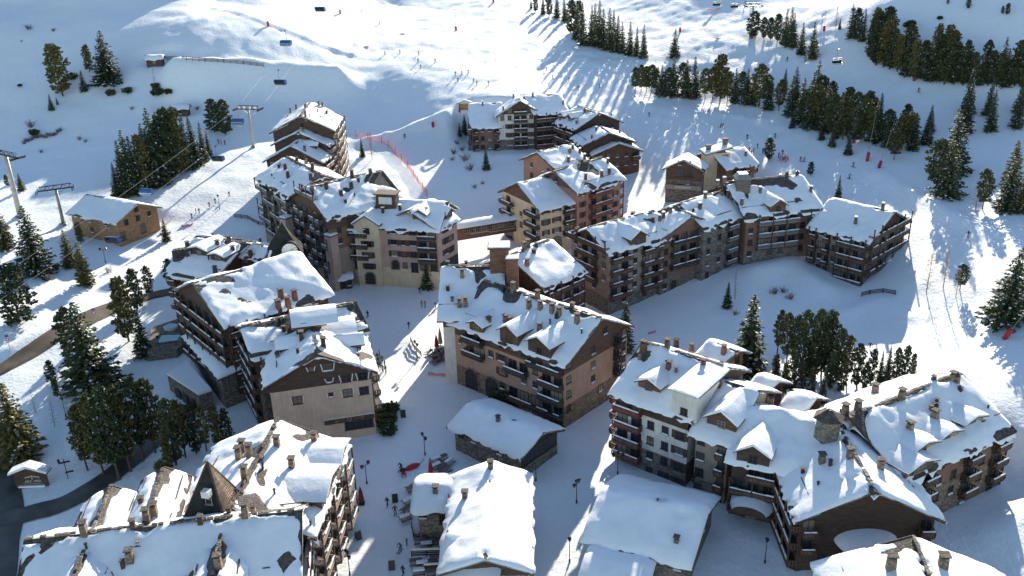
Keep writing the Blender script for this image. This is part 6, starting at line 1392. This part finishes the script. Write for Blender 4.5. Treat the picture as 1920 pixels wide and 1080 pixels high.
# ------------------------------------------------------------------ people
JACK = {'navy': (0.02, 0.03, 0.08), 'black_cloth': (0.015, 0.015, 0.018), 'red_cloth': (0.35, 0.03, 0.04), 'blue_cloth': (0.03, 0.10, 0.30), 'olive': (0.08, 0.08, 0.03), 'orange_cloth': (0.45, 0.14, 0.03), 'grey_cloth': (0.12, 0.12, 0.13), 'maroon': (0.16, 0.03, 0.04)}
for k, v in JACK.items(): plain(k, v, .85, .2)
def person_mesh(pose):
    J = {'stand': dict(hip=(0, 0, .92), chest=(0, 0, 1.35), neck=(0, 0, 1.5), head=(0, -.02, 1.64), kl=(.11, -.02, .5), kr=(-.11, -.02, .5), fl=(.12, 0, .06), fr=(-.12, 0, .06), el=(.3, .02, 1.12), er=(-.3, .02, 1.12), hl=(.3, -.12, .88), hr=(-.3, -.12, .88)),
         'walk': dict(hip=(0, 0, .9), chest=(0, -.05, 1.33), neck=(0, -.07, 1.48), head=(0, -.1, 1.62), kl=(.1, -.22, .52), kr=(-.1, .05, .5), fl=(.11, -.3, .08), fr=(-.11, .33, .1), el=(.28, .12, 1.1), er=(-.28, -.15, 1.1), hl=(.28, .05, .86), hr=(-.27, -.32, .95)),
         'ski': dict(hip=(0, .16, .78), chest=(0, -.12, 1.14), neck=(0, -.2, 1.28), head=(0, -.26, 1.4), kl=(.14, -.16, .46), kr=(-.14, -.16, .46), fl=(.15, .02, .08), fr=(-.15, .02, .08), el=(.36, -.12, .98), er=(-.36, -.12, .98), hl=(.38, -.38, .86), hr=(-.38, -.38, .86)),
         'sit': dict(hip=(0, .1, .5), chest=(0, .05, .95), neck=(0, .03, 1.1), head=(0, 0, 1.24), kl=(.12, -.36, .5), kr=(-.12, -.36, .5), fl=(.13, -.38, .06), fr=(-.13, -.38, .06), el=(.28, -.02, .75), er=(-.28, -.02, .75), hl=(.22, -.3, .72), hr=(-.22, -.3, .72))}[pose]
    V = []; E_ = []; Rr = []; idx = {}
    def add(n, p, r): idx[n] = len(V); V.append(p); Rr.append(r)
    def mix(a, b, t): return tuple(a[i]*(1-t)+b[i]*t for i in range(3))
    add('hip', J['hip'], (.17, .13)); add('waist', mix(J['hip'], J['chest'], .5), (.16, .12)); add('chest', J['chest'], (.19, .13)); add('neck', J['neck'], (.065, .065)); add('head', J['head'], (.115, .125)); add('crown', (J['head'][0], J['head'][1], J['head'][2]+.12), (.09, .1))
    for s_, x in (('l', .19), ('r', -.19)):
        add('sh'+s_, (J['chest'][0]+x, J['chest'][1], J['chest'][2]+.06), (.085, .085)); add('e'+s_, J['e'+s_], (.065, .065)); add('h'+s_, J['h'+s_], (.045, .05)); add('hp'+s_, mix(J['hip'], J['k'+s_], .15), (.115, .115)); add('k'+s_, J['k'+s_], (.085, .085)); f = J['f'+s_]; add('f'+s_, f, (.07, .07)); add('t'+s_, (f[0], f[1]-.17, max(.05, f[2]-.02)), (.055, .05))
        E_ += [('chest', 'sh'+s_), ('sh'+s_, 'e'+s_), ('e'+s_, 'h'+s_), ('hip', 'hp'+s_), ('hp'+s_, 'k'+s_), ('k'+s_, 'f'+s_), ('f'+s_, 't'+s_)]
    E_ += [('hip', 'waist'), ('waist', 'chest'), ('chest', 'neck'), ('neck', 'head'), ('head', 'crown')]
    me = bpy.data.meshes.new('person_cage'); me.from_pydata(V, [(idx[a], idx[b]) for a, b in E_], [])
    o = bpy.data.objects.new('person_cage', me); COL.objects.link(o); sk = o.modifiers.new('s', 'SKIN'); sb = o.modifiers.new('u', 'SUBSURF'); sb.levels = 1
    for i, sv in enumerate(me.skin_vertices[0].data): sv.radius = Rr[i]; sv.use_root = (i == 0)
    dg = bpy.context.evaluated_depsgraph_get(); m = bpy.data.meshes.new_from_object(o.evaluated_get(dg)); bpy.data.objects.remove(o); bpy.data.meshes.remove(me)
    m.materials.clear()
    for n in ('navy', 'black_cloth', 'skin', 'black', 'black'): m.materials.append(MATS[n])
    hd = Vector(J['head']); hp = Vector(J['hip'])
    for p in m.polygons:
        c = p.center; p.use_smooth = True
        hand = min((c-Vector(J['hl'])).length, (c-Vector(J['hr'])).length) < .09
        if c.z > J['neck'][2]+.02 and (c-hd).length < .4: p.material_index = 2 if (c.y < hd.y-.04 and c.z < hd.z+.04) else 3
        elif hand: p.material_index = 4
        elif min((c-Vector(J['fl'])).length, (c-Vector(J['fr'])).length) < .2 and c.z < .2: p.material_index = 4
        elif c.z < hp.z+.02 and not (abs(c.x) > .23 and c.z > hp.z-.25): p.material_index = 1
        elif pose == 'sit' and c.z < .62: p.material_index = 1
        else: p.material_index = 0
    return m
PM = {k: person_mesh(k) for k in ('stand', 'walk', 'ski', 'sit')}
def ski_mesh():
    c = MB()
    for x in (-.15, .15): c.hexa([(x-.05, -.75, 0), (x+.05, -.75, 0), (x+.05, .7, 0), (x-.05, .7, 0), (x-.05, -.75, .03), (x+.05, -.75, .03), (x+.05, .7, .03), (x-.05, .7, .03)], 'black'); c.hexa([(x-.05, -.95, .1), (x+.05, -.95, .1), (x+.05, -.75, 0), (x-.05, -.75, 0), (x-.05, -.95, .13), (x+.05, -.95, .13), (x+.05, -.75, .03), (x-.05, -.75, .03)], 'black')
    return c.mesh('skis')
def poles_mesh():
    c = MB()
    for x in (-.38, .38): c.tube([(x, -.38, .9), (x*1.1, .25, .02)], .015, 'metal_grey', 5)
    return c.mesh('ski_poles')
SKI = ski_mesh(); POL = poles_mesh(); _pc = [0]
def person(px, py, pose, rz, label, group=None, jack=None, trous=None, sc=1.0, q=None):
    if q is None: q = at(px, py)
    k = _pc[0]; _pc[0] += 1; r = random.Random(k*31+7); ks = list(JACK)
    e = empty('person', (q[0], q[1], q[2]+.02), rz); tag(e, label, 'person', group)
    b = place('body', PM[pose], e, (0, 0, .02 if pose == 'ski' else 0), 0, (sc, sc, sc))
    for i, n in ((0, jack or ks[r.randrange(len(ks))]), (1, trous or ('black_cloth', 'navy', 'grey_cloth')[r.randrange(3)])): b.material_slots[i].link = 'OBJECT'; b.material_slots[i].material = MATS[n]
    if pose == 'ski': place('skis', SKI, e); place('ski_poles', POL, e)
    return e
for px, py in ((678,24),(712,46),(722,103),(750,100),(785,103),(784,116),(789,128),(816,117),(854,141),(866,140),(878,138),(888,154),(894,159),(916,159),(859,153)): person(px, py, 'ski', R_.uniform(-.9, .5), 'distant skier in dark clothes on the bright left piste', 'skiers on the left of the bright piste')
for px, py in ((1025,133),(1036,147),(1067,152),(1084,168),(1124,164),(1217,218)): person(px, py, 'ski', R_.uniform(-.6, .6), 'distant skier on the bright piste above the upper hotel', 'skiers above the upper hotel')
for px, py in ((1328,212),(1351,239),(1355,239),(1401,260),(1453,258),(1501,302),(1507,303)): person(px, py, 'ski', R_.uniform(-.6, .9), 'skier on the shaded piste right of the ski house', 'skiers right of the ski house')
for px, py in ((1405,286),(1413,287),(1420,279),(1467,291),(1409,290),(1430,288),(1460,296)): person(px, py, 'stand', R_.uniform(-3, 3), 'person standing with the group beside the ski house', 'group beside the ski house')
for px, py in ((1476,114),(1510,118),(1541,34),(1722,173),(1408,14),(1397,8)): person(px, py, 'ski', R_.uniform(-.6, .6), 'tiny skier on the shaded upper right piste', 'skiers on the upper right piste')
for px, py, lab, jk in ((759,258,'skier on the lit berm above the pink fence','black_cloth'),(1599,313,'dark skier on the sunny piste below the large red pad','navy'),(1592,335,'skier casting a long shadow right of the hotel roof','grey_cloth'),(1815,444,'lone skier on the shaded right piste','black_cloth'),(1631,654,'lone skier on the blue snow behind the pine grove','navy'),(1648,315,'person in red beside the leaning lance','red_cloth'),(752,881,'skier in dark jacket next to the red sledge','black_cloth'),(741,962,'skier with crossed skis in the bottom lane','navy'),(751,1032,'skier in grey walking up the bottom lane','grey_cloth')):
    person(px, py, 'ski', R_.uniform(-.8, .8), lab, None, jk)
for px, py, lab, jk, ps in ((727,949,'person in dark coat walking down the bottom lane','black_cloth','walk'),(763,1022,'child in pale clothes beside the grey skier','grey_cloth','stand'),(756,1079,'person at the bottom edge of the lane','navy','walk'),(690,595,'person in dark clothes at the left edge of the plaza','black_cloth','walk'),(767,616,'person bending in the sunlit lane','black_cloth','walk'),(787,550,'person walking near the plaza spruce','navy','walk'),(430,369,'person at the top of the lift lane','navy','walk')):
    person(px, py, ps, R_.uniform(-3, 3), lab, None, jk, sc=.7 if 'child' in lab else 1)
for px, py in ((791,576),(797,577)): person(px, py, 'walk', 2.6, 'one of two people side by side in the sunny plaza', 'pair in the plaza')
for px, py in ((817,578),(823,573),(827,553)): person(px, py, 'walk', R_.uniform(-3, 3), 'person at the sunlit corner of the centre block', 'people at the centre block corner')
for px, py in ((708,676),(711,684),(714,692),(718,698),(722,690),(717,681),(712,670),(724,700),(709,692)): person(px, py, 'stand', R_.uniform(-3, 3), 'person in the crowd on the terrace right of the patterned gable', 'crowd at the patterned gable terrace')
for px, py in ((360,410),(374,401),(368,401),(404,382),(393,389),(415,271),(422,272),(410,270)): person(px, py, 'stand', R_.uniform(-3, 3), 'person waiting on the lift lane at the left', 'people on the lift lane')
for px, py in ((808,662),(815,668),(822,664),(828,672),(818,678),(832,664),(812,676)): person(px, py, 'sit', R_.uniform(-3, 3), 'person seated on the sunlit terrace of the centre block', 'people on the centre block terrace')
# ------------------------------------------------------------------ street things
def table_parts():
    t = MB(); t.box(-.9, .9, -.38, .38, .7, .76, 'wood_grey')
    l = MB(); l.bar((-.0, -.6, 0), (0, .25, .72), .08, .1, 'wood_grey'); l.bar((0, .6, 0), (0, -.25, .72), .08, .1, 'wood_grey')
    b = MB(); b.box(-.9, .9, -.13, .13, .4, .46, 'wood_grey'); s = MB(); s.hexa([(-.85, -.34, .76), (.85, -.34, .76), (.85, .34, .76), (-.85, .34, .76), (-.78, -.28, .95), (.78, -.28, .93), (.78, .28, .96), (-.78, .28, .94)], 'roof_snow')
    return t.mesh('tabletop'), l.mesh('leg'), b.mesh('bench'), s.mesh('snow')
TB = table_parts()
def table(px, py, rz, label, group, snow=False):
    q = at(px, py); e = empty('picnic_table', tuple(q), rz); tag(e, label, 'table', group); place('tabletop', TB[0], e)
    for x in (-.7, .7): place('leg', TB[1], e, (x, 0, 0))
    for y in (-.72, .72): place('bench', TB[2], e, (0, y, 0))
    if snow: place('snow', TB[3], e)
for k, (px, py) in enumerate(((818,866),(830,862),(842,870),(829,880),(818,878),(836,886),(798,902),(806,910),(783,912),(772,920),(766,944),(763,960),(760,975),(790,918))): table(px, py, .5+(k % 3)*.2, 'picnic table on the restaurant chalet terrace', 'restaurant terrace tables', k % 2 == 0)
for k, (px, py) in enumerate(((795,1000),(806,1008),(788,1018),(800,1026),(812,1020),(780,1058),(792,1062),(808,1060),(818,1052),(786,1076),(812,1078))): table(px, py, .1, 'table in the dark fenced terrace at the bottom', 'bottom terrace tables', k % 3 == 0)
for k, (px, py) in enumerate(((806,664),(814,670),(822,676),(830,670),(824,662),(836,676),(816,682))): table(px, py, .9, 'table on the sunlit terrace left of the centre block', 'centre block terrace tables')
def fence_run(name, label, pxs, h, mat, cat='fence', snow=True):
    P = [at(*p) for p in pxs]; e = empty(name, tuple(P[0])); tag(e, label, cat)
    for k in range(len(P)-1):
        a, b_ = P[k]-P[0], P[k+1]-P[0]; c = MB()
        for zz in (.25, .55, .85):
            if zz < h: c.bar(a+np.array([0, 0, zz*h]), b_+np.array([0, 0, zz*h]), .06, .2, mat)
        c.build('rail', e)
        n = max(1, int(np.hypot(*(b_-a)[:2])/2.0))
        for j in range(n+1): q = a+(b_-a)*(j/n); c = MB(); c.box(-.07, .07, -.07, .07, -.4, h, mat); c.build('post', e, tuple(q))
        if snow: c = MB(); c.bar(a+np.array([0, 0, h+.08]), b_+np.array([0, 0, h+.08]), .24, .2, 'roof_snow'); c.build('snow', e)
fence_run('terrace_fence', 'snow topped timber fence across the bottom terrace', [(772,1044),(800,1043),(826,1042)], 1.2, 'wood_dark')
fence_run('terrace_fence', 'timber fence along the near edge of the bottom terrace', [(796,1072),(826,1070)], 1.2, 'wood_dark')
fence_run('terrace_fence', 'dark plank fence between restaurant tables and lane', [(772,990),(776,1010),(800,1014)], 1.0, 'wood_dark', snow=False)
fence_run('terrace_fence', 'low rail fence round the sunlit centre terrace', [(770,640),(777,655),(790,668)], 1.1, 'wood_brown', snow=False)
fence_run('footbridge', 'small timber footbridge half buried in snow by the right wing', [(1615,556),(1630,552),(1655,549),(1678,553)], 1.1, 'wood_dark', 'bridge', False)
fence_run('slope_fence', 'dark rail fence on the snow left of the brown block', [(440,408),(465,411),(485,422),(500,424)], 1.2, 'wood_dark', snow=False)
fence_run('slope_fence', 'thin post fence crossing the shaded slope behind the lit strip', [(310,112),(350,113),(385,116),(420,118),(457,121),(495,126)], 1.4, 'wood_grey', snow=False)
def umbrella(px, py, h, mat, label):
    q = at(px, py); e = empty('closed_umbrella', tuple(q)); tag(e, label, 'umbrella'); c = MB(); c.tube([(0, 0, -.3), (0, 0, h)], .05, 'wood_dark', 6); c.build('pole', e); c = MB(); n = 12
    for k in range(5):
        pass
    pts = [(0, 0, h*.18), (0, 0, h*.4), (0, 0, h*.7), (0, 0, h*.97)]; c.tube(pts, [.5, .42, .3, .06], mat, 10); c.build('canopy', e); c = MB(); c.box(-.5, .5, -.5, .5, -.1, .12, 'metal_dark'); c.build('base', e)
umbrella(809, 903, 4.4, 'red', 'closed red parasol on the restaurant terrace'); umbrella(678, 944, 3.2, 'maroon', 'closed dark red parasol by the lower left balconies'); umbrella(826, 650, 4.4, 'wood_pale', 'tall closed tan parasol on the sunlit centre terrace'); umbrella(819, 655, 3.4, 'maroon', 'short closed parasol on the sunlit centre terrace')
# rescue sledge and pushchair
q = at(774, 878); e = empty('rescue_sledge', tuple(q), rad(35)); tag(e, 'red covered sledge lying in the lane beside a skier', 'sledge'); c = MB(); c.tube([(-1.3, 0, .25), (-.9, 0, .32), (0, 0, .36), (.8, 0, .34), (1.25, 0, .3), (1.5, 0, .3)], [.15, .42, .5, .36, .15, .08], 'red', 12); c.build('hull', e); c = MB(); c.bar((1.4, 0, .35), (2.1, 0, .8), .06, .06, 'black'); c.bar((2.1, -.35, .8), (2.1, .35, .8), .06, .06, 'black'); c.build('handle', e)
q = at(757, 892); e = empty('pushchair', tuple(q), rad(20)); tag(e, 'red and black pushchair on the snow below the sledge', 'pushchair'); c = MB(); c.hexa([(-.3, -.4, .35), (.3, -.4, .35), (.3, .3, .45), (-.3, .3, .45), (-.32, -.45, .6), (.32, -.45, .6), (.32, .35, 1.0), (-.32, .35, 1.0)], 'red'); c.build('seat', e); c = MB(); c.tube([(-.34, .35, .9), (0, .1, 1.15), (.34, .35, .9)], .28, 'black', 8); c.build('hood', e)
for x, y in ((-.3, -.4), (.3, -.4), (-.3, .4), (.3, .4)): c = MB(); c.tube([(-.04, 0, 0), (.04, 0, 0)], .17, 'black', 10); c.build('wheel', e, (x, y, .17))
def aboard(px, py, rz, label):
    q = at(px, py); e = empty('sandwich_board', tuple(q), rz); tag(e, label, 'sign')
    for s_ in (-1, 1): c = MB(); c.hexa([(-.45, s_*.4-.03, 0), (.45, s_*.4-.03, 0), (.45, s_*.4+.03, 0), (-.45, s_*.4+.03, 0), (-.45, s_*.06-.03, 1.35), (.45, s_*.06-.03, 1.35), (.45, s_*.06+.03, 1.35), (-.45, s_*.06+.03, 1.35)], 'black'); c.build('board', e)
for a in ((741,940,.2,'dark sandwich board beside the walking person'),(672,1010,.5,'sandwich board below the lower left balconies'),(735,1066,.1,'dark sandwich board near the bottom edge'),(756,781,.2,'sandwich board in the lane above the stone chalet')): aboard(*a)
for px, py, rz, lab, L_ in ((351,423,.5,'red safety mat on the lift lane, upper of two',3.0),(310,438,.4,'red safety mat on the lift lane beside the young spruce',3.0),(1222,625,.5,'small red mat on the blue snow right of the centre block',1.6),(755,64,.2,'pink marker mat high on the bright piste',2.4),(688,88,.2,'pink marker mat at the left of the bright piste',2.0),(1346,73,.1,'pink marker mat on the upper right slope',2.0),(1345,18,.1,'long pink net at the top edge of the upper right slope',9),(826,704,-.2,'bright red net strip on the snow at the centre block corner',5)):
    q = at(px, py); o = MB(); n = 8
    for k in range(n):
        x0 = -L_/2+L_*k/n; x1 = x0+L_/n; o.hexa([(x0, -.25, .05), (x1, -.25, .05), (x1, .25, .05), (x0, .25, .05), (x0, -.2, .35+.15*math.sin(k*1.7)), (x1, -.2, .35+.15*math.sin(k*1.7+1.7)), (x1, .2, .35+.15*math.sin(k*1.7+1.7)), (x0, .2, .35+.15*math.sin(k*1.7))], 'net_pink')
    ob = o.build('safety_mat', None, tuple(q), rz); tag(ob, lab, 'mat')
# chairs and skis in racks near the ski house
for k, (px, py) in enumerate(((1467,300),(1472,303))):
    q = at(px, py); e = empty('ski_rack', tuple(q), .6); tag(e, ('ski rack full of red skis beside the ski house', 'second ski rack, right of the first, beside the ski house')[k], 'ski rack'); c = MB(); c.bar((-1.5, 0, 1.0), (1.5, 0, 1.0), .08, .08, 'wood_brown'); c.build('rail', e)
    for x in (-1.4, 1.4): c = MB(); c.box(-.05, .05, -.05, .05, -.3, 1.0, 'wood_brown'); c.build('post', e, (x, 0, 0))
    for j in range(9): c = MB(); c.bar((0, -.35, 0), (0, .1, 1.7), .1, .04, ('red', 'black', 'net_pink')[j % 3]); c.build('ski', e, (-1.2+.3*j, 0, 0))
q = at(700, 770); 
for px, py, lab in ((722,780,'dark evergreen hedge at the foot of the patterned gable'),):
    pass
